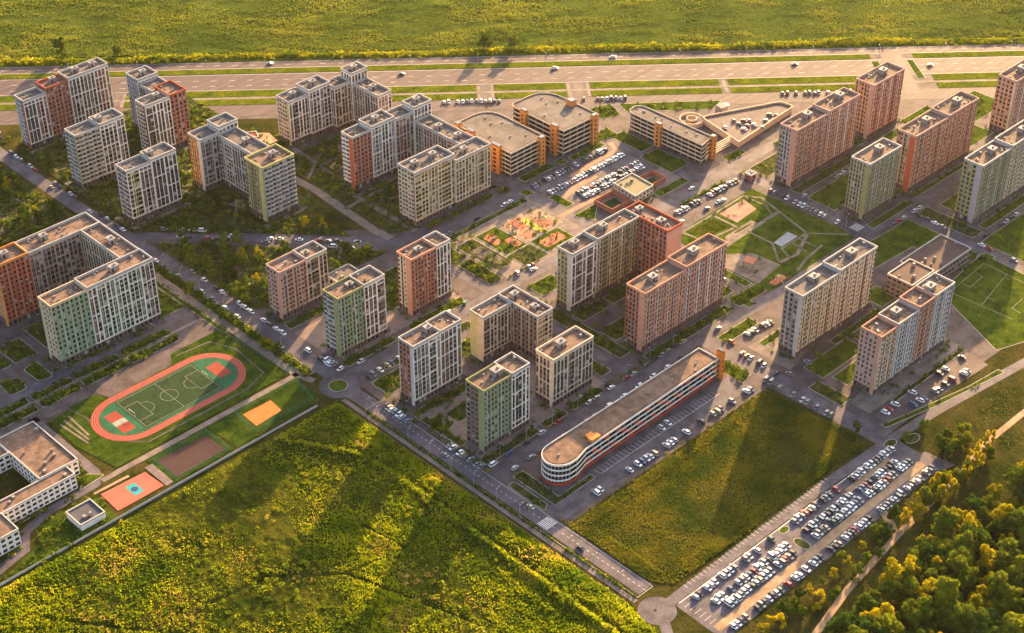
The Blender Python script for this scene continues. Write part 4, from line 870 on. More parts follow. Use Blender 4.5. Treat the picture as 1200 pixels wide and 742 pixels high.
def meadow_z(x, y):
    edge = np.clip((-114.5 - x) / 5, 0, 1) * np.clip((8.5 - y) / 4, 0, 1); edge = np.minimum(edge, np.clip((np.hypot(x + 108, y + 200) - 9) / 4, 0, 1))
    d, s = seg_dist(x, y, DITCH); ds = d * s
    z = .35 + .45 * vnoise(x, y, .05, 1) + .3 * vnoise(x, y, .17, 2) + .3 * np.abs(vnoise(x, y, .5, 3)) + .38 * vnoise(x, y, .95, 4)
    z = z + 1.5 * np.exp(-((ds - 4.0) / 1.8) ** 2) - 1.0 * np.exp(-(ds / 1.5) ** 2)
    d2, _ = seg_dist(x, y, TRACKL); z = z - .7 * np.exp(-(d2 / 1.0) ** 2)
    rd, _ = seg_dist(x, y, [(-110, -205), (-122, -222), (-150, -250)]); edge = np.minimum(edge, np.clip((rd - 3) / 3, 0, 1))
    return .015 + np.maximum(0.0, z + .7) * edge
gx, gy = np.meshgrid(np.arange(-440, -112.4, 1.0), np.arange(-340, 10.6, 1.0), indexing='ij'); gz = meadow_z(gx, gy)
nx, ny = gx.shape; idx = np.arange(nx * ny).reshape(nx, ny)
me = bpy.data.meshes.new('meadow'); me.from_pydata(np.stack([gx, gy, gz], 2).reshape(-1, 3).tolist(), [], np.stack([idx[:-1, :-1], idx[1:, :-1], idx[1:, 1:], idx[:-1, 1:]], 2).reshape(-1, 4).tolist())
me.polygons.foreach_set('use_smooth', [True] * len(me.polygons)); me.materials.append(GRASSM); link('meadow', me, kind='structure')

def scatter(poly, n, vis=True):
    xs, ys = [p[0] for p in poly], [p[1] for p in poly]
    x, y = NR.uniform(min(xs), max(xs), n), NR.uniform(min(ys), max(ys), n); k = inside(x, y, poly)
    if vis: k &= visible(x, y)
    return x[k], y[k]
MEAD = [(-430, 9.5), (-115, 8), (-114, -188), (-118, -205), (-160, -330), (-430, -330)]
x, y = scatter(MEAD, 480000); nz = vnoise(x, y, .035, 4) + .5 * vnoise(x, y, .14, 5); k = (NR.uniform(-1.6, 1.2, len(x)) < nz) & (seg_dist(x, y, TRACKL)[0] > .8)
for t_ in TRODS: k &= seg_dist(x, y, t_)[0] > .7
bare = vnoise(x, y, .028, 1) + .4 * vnoise(x, y, .11, 2); k &= ~((bare > 1.05) & (NR.random(len(x)) < .8)); x, y, nz = x[k], y[k], nz[k]
h = np.clip(.55 + .38 * nz + NR.uniform(-.2, .4, len(x)), .3, 1.8)
v = blades(x, y, meadow_z(x, y), h, h * .9 + .12, 2); fast_mesh('meadow_grass', v, 3, WEED, kind='stuff', label='tall yellow-green weeds covering the rough meadow', category='grass')
x, y = scatter(MEAD, 46000); cl = .9 * vnoise(x, y, .09, 6) + .6 * vnoise(x, y, .02, 7); d, s = seg_dist(x, y, DITCH); k = (NR.uniform(-.3, 2.0, len(x)) < cl) | ((d > 1.6) & (d < 6.5) & (s > 0) & (NR.random(len(x)) < .9)); x, y = x[k], y[k]
rr = .4 + 1.3 * NR.random(len(x)) ** 2.6; v = leafquads(x, y, meadow_z(x, y), rr, rr * NR.uniform(.9, 1.5, len(x)), 18, rr * .28)
fast_mesh('meadow_bushes', v, 4, SCRUB, kind='stuff', label='low scrub bushes dotted over the rough meadow', category='bushes')
# vacant lot and verges of the south-east
LOT = [(-94, -137), (46, -137), (50, -190), (44, -196), (-90, -195), (-97, -186), (-97, -128)]
x, y = scatter(LOT, 110000); nz = vnoise(x, y, .05, 8); k = NR.uniform(-1.4, 1.2, len(x)) < nz; x, y, nz = x[k], y[k], nz[k]; h = np.clip(.42 + .25 * nz + NR.uniform(-.1, .3, len(x)), .2, 1.1)
ed = np.minimum(np.abs(y + 137), np.minimum(np.abs(x + 95), np.abs(y + 195))) < 6; h = np.where(ed, h * 1.7, h)
fast_mesh('vacant_lot_grass', blades(x, y, np.zeros(len(x)), h, h * 1.1 + .12, 2), 3, WEEDV, kind='stuff', label='dry rough grass covering the vacant lot', category='grass')
STR = [(-100, -233.5), (10, -233.5), (56, -234), (70, -215), (160, -222), (260, -236), (330, -260), (330, -420), (-200, -420), (-112, -214)]
x, y = scatter(STR, 60000); d, _ = seg_dist(x, y, [(-80, -258), (-40, -250), (4, -245), (60, -241), (88, -237), (125, -237), (180, -240)]); k = d > 2.2; x, y = x[k], y[k]; h = NR.uniform(.2, .6, len(x))
fast_mesh('roadside_grass', blades(x, y, np.zeros(len(x)), h, h * .9 + .12, 2), 3, WEEDV, kind='stuff', label='long grass between the big car park and the wood', category='grass')
# far field: rows along the highway
n = 230000; s_ = NR.uniform(-460, 460, n); t_ = 322 + 250 * NR.random(n) ** 1.15; x, y = HD.x * s_ + HN.x * t_, HD.y * s_ + HN.y * t_
k = visible(x, y); x, y, s_, t_ = x[k], y[k], s_[k], t_[k]
nz = vnoise(s_ * .22, t_, .16, 2) + .6 * vnoise(s_ * .35, t_, .42, 3); k = NR.uniform(-1.5, 1.1, len(x)) < nz; x, y, nz = x[k], y[k], nz[k]; h = np.clip(.85 + .55 * nz, .35, 2.3)
fast_mesh('field_crop', blades(x, y, np.zeros(len(x)), h, h * .9 + .3, 2), 3, CROP, kind='stuff', label='wide green crop field beyond the highway', category='crop field')
hband('field', 322, 2500, GRASSF, 0.03, -2500, 2500)
n = 7000; s_ = NR.uniform(-470, 470, n); t_ = 315.5 + NR.normal(0, 1.9, n) + 1.5 * np.sin(s_ * .03); x, y = HD.x * s_ + HN.x * t_, HD.y * s_ + HN.y * t_; gap = vnoise(s_, s_ * 0, .05, 5); rr = np.clip(1.1 + .5 * gap + NR.uniform(-.3, .4, n), .4, 2.2)
fast_mesh('hedgerow', leafquads(x, y, np.full(n, .1), rr, rr * 1.5, 16, rr * .33), 4, HEDGE, kind='stuff', label='bright yellow-green hedgerow along the far side of the highway', category='hedgerow')
# planted beds
X, Y = [], []
for poly, dn in LAWNS:
    if dn <= 0: continue
    xs, ys = [p[0] for p in poly], [p[1] for p in poly]; ar = (max(xs) - min(xs)) * (max(ys) - min(ys)); a, b = scatter(poly, int(ar * dn * 7.5) + 1, False); X.append(a); Y.append(b)
for x0, x1, y0, y1 in FOOT[:-4]:
    n_ = int((x1 - x0 + y1 - y0) * 1.5); o_ = NR.uniform(1.4, 4.6, n_); sd = NR.integers(0, 4, n_); u = NR.uniform(-.05, 1.05, n_); keep = vnoise(x0 + u * (x1 - x0), y0 + u * (y1 - y0), .25, 3) > -.2
    X.append(np.where(sd < 2, x0 + u * (x1 - x0), np.where(sd == 2, x0 - o_, x1 + o_))[keep]); Y.append(np.where(sd >= 2, y0 + u * (y1 - y0), np.where(sd == 0, y0 - o_, y1 + o_))[keep])
x, y = np.concatenate(X), np.concatenate(Y); k = visible(x, y) & clear(x, y, .8); x, y = x[k], y[k]; rr = .35 + 1.0 * NR.random(len(x)) ** 1.6; rr = np.where((y > 95) | (x < -110), rr * 1.25, rr)
fast_mesh('garden_shrubs', leafquads(x, y, np.full(len(x), .1), rr, rr * NR.uniform(.9, 1.4, len(x)), 16, rr * .33), 4, SHRUB, kind='stuff', label='small planted shrubs in the garden beds between the buildings', category='shrubs')
X, Y = [], []
for poly, dn in LAWNS:
    xs, ys = [p[0] for p in poly], [p[1] for p in poly]; ar = (max(xs) - min(xs)) * (max(ys) - min(ys)); a, b = scatter(poly, int(ar * 1.1), True); X.append(a); Y.append(b)
for t0, t1 in ((247.5, 255), (258.6, 267), (292, 298.2), (309.8, 313)):
    n_ = int(940 * (t1 - t0) * 2.2); a, b = NR.uniform(-470, 470, n_), NR.uniform(t0, t1, n_); q = np.zeros(n_, bool)
    for s0, s1 in (SEG if t0 < 270 else [(-800, 262), (292, 900)]): q |= (a > s0 + 2) & (a < s1 - 2)
    a, b = a[q], b[q]; X.append(HD.x * a + HN.x * b); Y.append(HD.y * a + HN.y * b)
x, y = np.concatenate(X), np.concatenate(Y); st = (x > -225) & (x < -117) & (y > 42) & (y < 101); tr = inside(x, y, oval(*TC, 23.5, 20.2)) | (np.abs(x + 174) < 26) & (y > 89); k = ~(st & tr); k = clear(x, y, .3); x, y = x[k], y[k]; h = NR.uniform(.12, .4, len(x)) * np.where(HN.x * x + HN.y * y > 246, 1.4, 1.0)
fast_mesh('lawn_tufts', blades(x, y, np.full(len(x), .15), h, h * 1.3 + .12, 1), 3, LAWNB, kind='stuff', label='uneven grass of the lawns between the buildings', category='grass')

# trees --------------------------------------------------------------
def crown_mesh(name, seed, leaf, nclump, nleaf, ls, m, tall=1.0):
    """unit crown: radius 1, base at z 0.25, top near z 2*tall"""
    g_ = np.random.default_rng(seed); C_ = []
    while len(C_) < nclump:
        p = g_.uniform(-1, 1, 3)
        if (p ** 2).sum() < 1 and (p[2] > -.55 or g_.random() < .4): C_.append(p)
    C_ = np.array(C_); C_[:, 2] = C_[:, 2] * tall + tall * .95; rad = g_.uniform(.2, .44, nclump) * (1.12 - .3 * np.linalg.norm(C_[:, :2], axis=1))
    ci = g_.integers(0, nclump, nleaf); d = g_.normal(size=(nleaf, 3)); d /= np.linalg.norm(d, axis=1)[:, None]; d[:, 2] = np.where(d[:, 2] < -.4, -d[:, 2], d[:, 2])
    c = C_[ci] + d * (rad[ci] * g_.uniform(.7, 1.12, nleaf))[:, None]
    nn = d + g_.normal(0, .3, (nleaf, 3)); nn /= np.linalg.norm(nn, axis=1)[:, None]; t = np.cross(nn, g_.normal(size=(nleaf, 3))); t /= np.linalg.norm(t, axis=1)[:, None]; b = np.cross(nn, t)
    s = (ls * g_.uniform(.6, 1.4, nleaf))[:, None]
    v = np.stack([c - t * s - b * s * .6, c + t * s - b * s * .6, c + t * s * .7 + b * s * .8, c - t * s * .7 + b * s * .8], 1).reshape(-1, 3)
    o = fast_mesh(name, v, 4, m); me = o.data; bpy.data.objects.remove(o); return me
def trunk_mesh(name, seed, tall=1.0):
    r = random.Random(seed); mb = MB(); mb.tube((0, 0, -.05), (.03, .02, .55 * tall), .085, .06, 7); mb.tube((.03, .02, .55 * tall), (0, .03, 1.2 * tall), .06, .025, 6)
    for i in range(6):
        a = r.uniform(0, 6.3); z = r.uniform(.45, .95) * tall; mb.tube((.02, .02, z), (math.cos(a) * .6, math.sin(a) * .6, z + r.uniform(.25, .6) * tall), .035, .012, 5)
    return mb.mesh(name, [BARK])
LEAFA = leaf_mat('tree_leaves', (0.026, 0.066, 0.009), (0.22, 0.235, 0.012), .48)
LEAFB = leaf_mat('street_tree_leaves', (0.025, 0.06, 0.007), (0.15, 0.19, 0.010), .44)
LEAFY = leaf_mat('yellow_tree_leaves', (0.22, 0.20, 0.006), (0.46, 0.34, 0.008), .5)
BIG = [crown_mesh('crown_big', 20 + i, None, 26, 2600, .075, LEAFA, (.95, 1.1, .85, 1.0)[i]) for i in range(4)]
BIGY = [crown_mesh('crown_yellow', 40 + i, None, 22, 1900, .08, LEAFY, (1.0, 1.2)[i]) for i in range(2)]
SML = [crown_mesh('crown_small', 60 + i, None, 14, 620, .13, LEAFB, (1.0, 1.3, .85)[i]) for i in range(3)]
SMLY = [crown_mesh('crown_small_yellow', 70 + i, None, 12, 520, .14, LEAFY, (1.0, 1.3)[i]) for i in range(2)]
TRK_ = [trunk_mesh('trunk', i, 1.0) for i in range(3)]
NT = [0]
TREES = []
def tree(x, y, r, crowns, label, group, hs=1.0, name='tree'): TREES.append((x, y, r, crowns, label, group, hs))
def plant_all():
    TREES[:] = [t for t in TREES if clear(t[0], t[1], t[2] * .75)]
    TREES.sort(key=lambda t: -t[2] / (Vector((t[0], t[1], 0)) - CAM).length)
    for n_, (x, y, r, crowns, label, group, hs) in enumerate(TREES[:298]):
        o = thing('tree', label, 'tree', (x, y, 0), rng.uniform(0, 6.28), group); z = r * hs
        link('trunk', TRK_[n_ % 3], o, scale=(r, r, z)); link('crown', crowns[n_ % len(crowns)], o, scale=(r * rng.uniform(.9, 1.1), r * rng.uniform(.9, 1.1), z), loc=(0, 0, .35 * r))
    T = TREES[298:]
    if T:
        x, y, r = (np.array([t[i] for t in T]) for i in range(3)); v = leafquads(x, y, r * .5, r, r * 1.1, 110, r * .16)
        fast_mesh('small_trees', v, 4, SHRUB, kind='stuff', label='small garden trees and tall bushes among the farther courts', category='trees')
def spaced(poly, n, dmin, avoid=None, vis=25, seed=3):
    r = random.Random(seed); out = []; xs, ys = [p[0] for p in poly], [p[1] for p in poly]; tries = 0
    while len(out) < n and tries < 30000:
        tries += 1; x, y = r.uniform(min(xs), max(xs)), r.uniform(min(ys), max(ys))
        if not inside(np.array(x), np.array(y), poly) or not visible(x, y, vis): continue
        if any((x - a) ** 2 + (y - b) ** 2 < dmin ** 2 for a, b in out): continue
        if avoid and avoid(x, y): continue
        out.append((x, y))
    return out
WOOD = [P(955, 775), P(1030, 700), P(1075, 655), P(1125, 610), P(1215, 545), P(1290, 530), P(1290, 800), P(955, 800)]
for i, (x, y) in enumerate(spaced(WOOD, 150, 6.2, vis=45, seed=5)):
    if i % 6 == 1: tree(x, y, rng.uniform(3.4, 4.8), BIGY, 'yellow-leaved tree standing in the dense wood', 'trees of the wood beside the dirt track', rng.uniform(1.0, 1.35))
    else: r_ = 2.6 + 4.2 * rng.random() ** 1.3; tree(x, y, r_, BIG, ('small rounded' if r_ < 3.6 else 'middling' if r_ < 5 else 'large spreading') + ' green tree standing in the dense wood', 'trees of the wood beside the dirt track', rng.uniform(.85, 1.25))
for i, (x, y) in enumerate(spaced([P(880, 742), P(1035, 616), P(1048, 632), P(1000, 690), P(930, 745)], 26, 4.2, seed=6)): tree(x, y, rng.uniform(1.6, 3.0), SML if i % 3 else SMLY, 'small tree between the big car park and the dirt track', 'small trees below the big car park', rng.uniform(.9, 1.2))
for i, (x, y) in enumerate(spaced([P(1040, 612), P(1130, 548), P(1160, 520), P(1165, 545), P(1100, 590), P(1062, 622)], 20, 4.2, seed=7)): tree(x, y, rng.uniform(2.2, 3.8), SMLY if i % 3 else BIG, 'golden tree in the row beyond the end of the big car park', 'golden trees beyond the big car park', rng.uniform(1.1, 1.5))
for i, (x, y) in enumerate(spaced([P(1092, 545), P(1098, 512), P(1136, 510), P(1140, 535)], 7, 4, seed=8)): tree(x, y, rng.uniform(3, 4.2), BIG, 'dark green tree in the clump by the lot entrance', 'dark clump by the lot entrance', 1.0)
for (u, v, r, l) in [(1003, 508, 2.6, 'dark bushy tree at the corner of the vacant lot by the junction'), (1082, 505, 2.2, 'tall slim tree on the traffic island beside the junction'), (1061, 516, 2.4, 'round tree on the traffic island at the lot entrance'), (997, 520, 2.2, 'low spreading tree on the edge of the vacant lot')]:
    x, y = P(u, v); tree(x, y, r, SML, l, 'lone trees round the junction', 1.5 if 'slim' in l else 1.0)
for (u, v, r, l) in [(73, 68, 5.5, 'tall bright tree in the hedgerow facing the long red-and-white block'), (568, 58, 4.6, 'round tree in the hedgerow by the highway footpaths'), (602, 58, 4.8, 'tall tree in the hedgerow beside the round hedgerow tree'), (138, 66, 3.2, 'small bush-like tree in the hedgerow by the tall bright tree')]:
    x, y = P(u, v); tree(x, y, r, BIG, l, 'trees in the hedgerow', 1.15)
def street(poly, n, d, label, group, r0=1.5, r1=3.0, seed=1, yf=.18):
    for i, (x, y) in enumerate(spaced(poly, n, d, seed=seed)):
        yl = rng.random() < yf; tree(x, y, rng.uniform(r0, r1), SMLY if yl else SML, ('yellowing ' if yl else 'dark green ') + label, group, rng.uniform(.95, 1.3))
street([(-97, 196), (-92, 190), (-52, 147), (-14, 104), (-5, 96), (-33, 98), (-55, 98), (-92, 101), (-96, 104)], 60, 4.4, 'tree in the park beside the diagonal street', 'park trees', 1.8, 3.6, 11, .08)
street([(-114, 372), (-114, 214), (-122, 208), (-150, 206), (-185, 245), (-185, 330)], 46, 4.4, 'tree on the wooded side of the main street', 'trees west of the main street', 1.8, 3.4, 12, .1)
street(rect(-112, -108, 38, 166), 24, 3.6, 'tree in the strip along the walkway', 'trees along the walkway', 1.5, 2.6, 13, .4)
for i, q in enumerate([rect(-95, -50, 234, 272), rect(-95, -46, 290, 333), rect(-44, -14, 238, 272), rect(-9, 20, 240, 300), [(-54, 216), (-44, 216), (-41, 165), (-26, 160), (-12, 148), (-11, 124), (-53, 168)], rect(-10, 1, 178, 220), rect(12, 26, 178, 224), rect(28, 67, 120, 152), rect(30, 72, 176, 216), [(-94, 212), (-64, 212), (-60, 172), (-83, 199)]]):
    street(q, (26, 22, 14, 14, 26, 12, 20, 30, 28, 18)[i], 3.6, 'tree in the garden courts of the north-western blocks', 'courtyard trees of the north-western blocks', 1.1, 2.6, 20 + i, .16)
for i, (q, n) in enumerate([(rect(-258, -140, 116.4, 119.6), 12), (rect(-258, -140, 108, 112.6), 12)]): street(q, n, 4, 'tree in the hedge strip between the stadium and the green-fronted block', 'trees between stadium and green block', .9, 1.7, 40 + i, .45)
street(rect(-98, -93, -84, 0), 9, 5, 'tree along the kerb of the main street', 'kerb trees of the main street', 1.1, 2.0, 45, .1)
street(rect(-84, 42, -136.4, -134.2), 26, 3.6, 'tree in the row along the edge of the vacant lot', 'row of trees along the vacant lot', .7, 1.3, 61, .5); street(rect(76, 150, -150, -137), 14, 4, 'tree between the cream-grey and the brown-and-white blocks', 'trees between the two towers by the vacant lot', 1.0, 2.2, 62, .3); street(rect(24, 76, -54, -22), 16, 4, 'tree in the court between the two long salmon blocks', 'trees of the salmon court', 1.0, 2.0, 54, .2); street(rect(95, 118, -78, -5), 12, 5, 'tree between the salmon block and the park of squares', 'trees by the park of squares', 1.0, 1.9, 55, .4); street(rect(-52, -8, 50, 78), 10, 4, 'tree between the pink and the salmon-red towers', 'trees by the salmon-red tower', 1.0, 2.0, 56, .2); street(rect(-95, -58, -60, -26), 12, 4, 'tree between the white and the green-striped towers', 'trees between white and green towers', 1.0, 1.8, 57, .1); street(rect(64, 92, -5, 14), 8, 4, 'tree behind the L-shaped block', 'trees behind the L-shaped block', 1.0, 1.8, 58, .4); street(rect(212, 292, -56, -36), 9, 6, 'tree on the lawn between the eastern towers', 'trees on the eastern lawns', 1.0, 1.9, 59, .2); street(rect(-212, -194, 148, 172), 6, 4, 'tree in the western courtyard', 'western courtyard trees', 1.0, 2.0, 60, .3)
street(rect(-90, 90, -80, -75), 16, 4, 'tree in the beds facing the long garage', 'trees facing the long garage', 1.0, 1.8, 47, .2)
street(rect(12, 38, 30, 78), 22, 4, 'tree beside the playground', 'playground trees', 1.2, 2.2, 48, .6)
street(rect(206, 214, -2, 12), 4, 3, 'tree beside the red kiosk', 'trees by the kiosk', 1.2, 2.0, 49, .5)
street([(244, -60), (254, -60), (254, -92), (244, -92)], 4, 4, 'tree between the eastern towers', 'trees between the eastern towers', 1.2, 2.2, 50, .1); street(rect(330, 360, -60, -25), 8, 5, 'tree beside the pink tower on the far street', 'trees by the pink tower', 1.5, 2.6, 51, .5)
street([(44, -107), (51, -107), (51, -121), (44, -122)], 5, 3, 'tree on the island beside the orange tower of the long garage', 'trees by the orange stair tower', 1.1, 1.8, 52, .5)
street([(-290, 12), (-246, 13), (-246, 30), (-270, 30)], 6, 4, 'tree beside the small white building', 'trees by the small white building', 1.0, 2.0, 53, .3)

plant_all()
# ---------------------------------------------------------------- cars
TYRE = mat('tyre_rubber', (0.02, 0.02, 0.02), .8, var=0)
CGL = mat('car_glass', (0.02, 0.024, 0.03), .08, var=0, spec=.7)
CPAINT = {}
for n_, c in dict(white=(.72, .71, .69), silver=(.48, .48, .49), grey=(.20, .205, .21), black=(.022, .022, .026), blue=(.03, .06, .16), red=(.33, .025, .02), beige=(.42, .34, .24), green=(.04, .09, .06)).items(): CPAINT[n_] = mat('car_paint_' + n_, c, .28, var=0, spec=.6)
def car_mesh(kind, colour):
    Ln, W, Hh, b0, b1, c0, c1, belt = dict(sedan=(4.5, 1.78, 1.46, -.9, 1.05, -1.65, .62, .88), hatchback=(4.0, 1.74, 1.5, -.95, .95, -1.85, .65, .9), suv=(4.6, 1.86, 1.72, -1.0, 1.0, -2.1, .6, 1.02), van=(4.9, 1.9, 1.95, -1.3, 1.75, -2.35, 1.1, 1.1))[kind]
    mb = MB(); hl, hw_ = Ln / 2, W / 2
    # lower body: stations along the car
    st = [(-hl, .42, belt - .1, .86), (-hl + .25, .24, belt, .97), (-hl + 1.2, .22, belt + .02, 1.0), (hl - 1.3, .22, belt - .02, 1.0), (hl - .35, .24, belt - .14, .96), (hl, .40, belt - .26, .84)]
    n0 = len(mb.v)
    for x_, zl, zh, k in st: mb.v += [(x_, -hw_ * k, zl), (x_, -hw_ * k, (zl + zh) / 2 + .1), (x_, -hw_ * k * .93, zh), (x_, hw_ * k * .93, zh), (x_, hw_ * k, (zl + zh) / 2 + .1), (x_, hw_ * k, zl)]
    for i in range(len(st) - 1):
        for j in range(5): a = n0 + i * 6 + j; mb.f.append((a, a + 6, a + 7, a + 1)[::-1]); mb.m.append(0)
    mb.f.append(tuple(n0 + j for j in range(6))); mb.m.append(0); e = n0 + (len(st) - 1) * 6; mb.f.append(tuple(e + j for j in range(6))[::-1]); mb.m.append(0)
    # cabin: glass sides, painted roof
    zb = belt - .03; lo = [(c0, -hw_ * .9), (b1 + (c1 - b1) * 0 + .35, -hw_ * .9), (b1 + .35, hw_ * .9), (c0, hw_ * .9)]; hi = [(b0 - (.15 if kind == 'sedan' else .55), -hw_ * .72), (c1 - .15, -hw_ * .72), (c1 - .15, hw_ * .72), (b0 - (.15 if kind == 'sedan' else .55), hw_ * .72)]
    n1 = len(mb.v); mb.v += [(x_, y_, zb) for x_, y_ in lo] + [(x_, y_, Hh) for x_, y_ in hi]
    for i in range(4): j = (i + 1) % 4; mb.f.append((n1 + i, n1 + j, n1 + 4 + j, n1 + 4 + i)); mb.m.append(1)
    x0_, x1_, yw = hi[0][0], hi[1][0], hw_ * .74
    mb.box(x0_ - .03, x1_ + .03, -yw, yw, Hh - .02, Hh + .05, 0)
    for sx in (-hl + .8, hl - .85):
        for sy in (-1, 1):
            n2 = len(mb.v); k = 8
            for yy in (sy * hw_ * 1.01, sy * (hw_ - .22)): mb.v += [(sx + .32 * math.cos(6.283 * i / k), yy, .32 + .32 * math.sin(6.283 * i / k)) for i in range(k)]
            for i in range(k): j = (i + 1) % k; mb.f.append((n2 + i, n2 + j, n2 + k + j, n2 + k + i)); mb.m.append(2)
            mb.f.append(tuple(n2 + i for i in range(k))); mb.m.append(2)
    return mb.mesh('car_' + kind, [CPAINT[colour], CGL, TYRE])
CARM = {}
CARS = []
def carcol(r):
    t = r.random(); acc = 0
    for c, w in (('white', .23), ('silver', .18), ('grey', .19), ('black', .2), ('blue', .07), ('red', .06), ('beige', .04), ('green', .03)):
        acc += w
        if t < acc: return c
    return 'white'
def crow(x0, y0, x1, y1, sp, head, fill, where, seed, jit=.25):
    r = random.Random(seed); Ln = math.hypot(x1 - x0, y1 - y0); n = int(Ln / sp)
    for i in range(n + 1):
        if r.random() > fill: continue
        t = i * sp / Ln; k = r.random(); kind = 'sedan' if k < .38 else 'hatchback' if k < .62 else 'suv' if k < .94 else 'van'
        CARS.append((x0 + (x1 - x0) * t + r.uniform(-jit, jit) * .4, y0 + (y1 - y0) * t + r.uniform(-jit, jit), head + r.uniform(-.04, .04) + (math.pi if r.random() < .5 else 0), kind, carcol(r), where))
PY = math.pi / 2
A_ = 'in the big car park beside the wood'
for a in [(-93, -206.2, -36, -206.8, 2.62, .78), (-21, -206.8, 12, -206.8, 2.62, .9), (22, -207.4, 54, -207.6, 2.62, .85), (-86, -214.0, -34, -214.0, 2.62, .93), (-83, -219.2, -36, -219.2, 2.62, .88), (-22, -214.2, 14, -214.2, 2.62, .93), (-22, -219.2, 16, -219.2, 2.62, .85), (18, -214.6, 52, -214.6, 2.62, .95), (18, -219.4, 54, -219.2, 2.62, .95), (-92, -229.4, 6, -229.6, 2.62, .72), (14, -229.8, 56, -229.6, 2.62, .8)]: crow(*a[:5], PY, a[5], A_, int(a[0] * 7 + a[1]))
B_ = 'in the lot between the banded garages'
for a in [(103, 87, 168, 87.4, 2.65, .8), (106, 75, 173, 75.6, 2.65, .85), (117, 62.6, 172, 62.2, 2.65, .88), (117, 57.4, 168, 57, 2.65, .8)]: crow(*a[:5], PY, a[5], B_, int(a[0] * 3 + a[1]))
crow(143, 6.6, 196, 6, 2.65, PY, .9, 'beside the park of squares', 31); crow(137, -1.5, 182, -3.2, 3.6, .0, .45, 'beside the park of squares', 32); crow(202, -16, 202, -66, 3.1, 0.15, .75, 'along the street beside the park of squares', 33)
crow(-86, -129.3, 44, -130.2, 2.9, PY, .42, 'along the edge of the vacant lot', 34); crow(-58, -119, 28, -119, 2.6, PY, .16, 'on the marked bays below the long garage', 35)
crow(-92, -81.4, 52, -79.5, 5.6, 0, .42, 'along the street behind the long garage', 36); crow(-92, -90.6, 52, -88, 5.6, 0, .5, 'along the street behind the long garage', 37)
crow(-99.2, -11, -99.2, -30, 2.5, 0, .7, 'in the bays of the main street', 38); crow(-97.4, -56, -97.4, -80, 2.5, 0, .8, 'in the bays of the main street', 39); crow(-98, 36, -98, 170, 5.4, PY, .5, 'along the street beside the park', 40); crow(-106, 60, -106, 200, 5.4, PY, .3, 'along the street beside the park', 41)
crow(-101, 214, -101, 345, 5.6, PY, .45, 'along the main street by the north-western towers', 42)
for i, (a, b) in enumerate([((-84, 203), (-47, 162)), ((-46, 152), (-12, 114)), ((-82, 190), (-14, 106))]): crow(*a, *b, 5.6, math.atan2(b[1] - a[1], b[0] - a[0]), .55, 'along the diagonal street', 43 + i)
crow(26, 84, 92, 84.4, 5.5, 0, .55, 'along the street above the playground', 47); crow(-90, 13, -62, 14, 2.7, PY, .6, 'in the small lot by the roundabout', 48); crow(-96, 28, -96, 44, 2.7, 0, .7, 'in the small lot by the roundabout', 49); crow(-90, 25.4, -50, 26, 5.5, 0, .4, 'in the small lot by the roundabout', 50)
crow(-40, 26, 4, 26.4, 3.0, .6, .4, 'beside the salmon-red tower', 51); crow(28, 27, 60, 27, 3, 1.2, .3, 'below the playground', 52); crow(12, -64, 12, -22, 5.4, PY, .4, 'in the lane between the middle blocks', 53)
for i, a in enumerate([(66, -98, 98, -101, .6), (62, -108, 62, -134, .7), (53.5, -128, 53.5, -186, .4), (72, -189, 108, -189, .3), (78, -194.5, 140, -199, .28), (118, -190, 144, -190, .4), (66, -136, 96, -137, .35)]):
    d_ = math.atan2(a[3] - a[1], a[2] - a[0]); crow(*a[:4], 2.9, d_ + PY + .15, a[4], 'around the two towers by the vacant lot', 60 + i)
for i, a in enumerate([(212, -34, 290, -34, .4), (260, -60, 350, -60, .35), (242, -95, 240, -160, .35), (212, -90, 300, -90, .25), (98, -70, 98, -30, .4), (108, -25, 108, -66, .3), (246, -134, 320, -134, .4), (282, -16, 282, 14, .4)]):
    d_ = math.atan2(a[3] - a[1], a[2] - a[0]); crow(*a[:4], 5.4, d_, a[4], 'along the lanes of the eastern towers', 80 + i)
for s0, t0, w in [(85, 303, 0), (-150, 305, 0), (208, 286, 0), (44, 294, 0), (-60, 285, 0), (300, 280, 0), (395, 285, 0), (396, 304, 0)]:
    q = hw(s0, t0 if t0 < 292 or t0 > 298 else 288); CARS.append((q[0], q[1], math.atan2(HD.y, HD.x), rng.choice(['sedan', 'suv']), carcol(rng), 'driving on the highway'))
for s0, s1, t0 in ((-115, -84, 243), (-32, 6, 243.5), (192, 240, 244), (60, 96, 243)): a, b = hw(s0, t0), hw(s1, t0); crow(*a, *b, 3.0, math.atan2(HN.y, HN.x), .75, 'on the service road beside the highway', int(s0))
for i, (u, v) in enumerate([(850, 150), (866, 146), (872, 142), (878, 142), (884, 147), (902, 135), (910, 136), (893, 150), (872, 152), (860, 142), (876, 148), (898, 142)]):
    x, y = P(u, v, 3.4); CARS.append((x, y, 1.0 + .3 * (i % 3), 'sedan', ('white', 'black', 'red', 'grey')[i % 4], 'on the open parking deck'))
for i, (x, y) in enumerate([(-103.8, -60), (-100.6, -115), (-103.9, -150), (-30, 20.5), (40, 23.5), (170, 19), (70, -85), (150, -88), (-60, 170), (-25, 131), (-105, 290), (-104, 250)]): CARS.append((x, y, PY if x < -95 else 0, 'sedan', carcol(rng), 'driving through the housing streets'))
CARS = [c for c in CARS if visible(c[0], c[1], 15) and (clear(c[0], c[1], 1.5) or 'deck' in c[5])]
CARS.sort(key=lambda c: (Vector((c[0], c[1], 0)) - CAM).length)
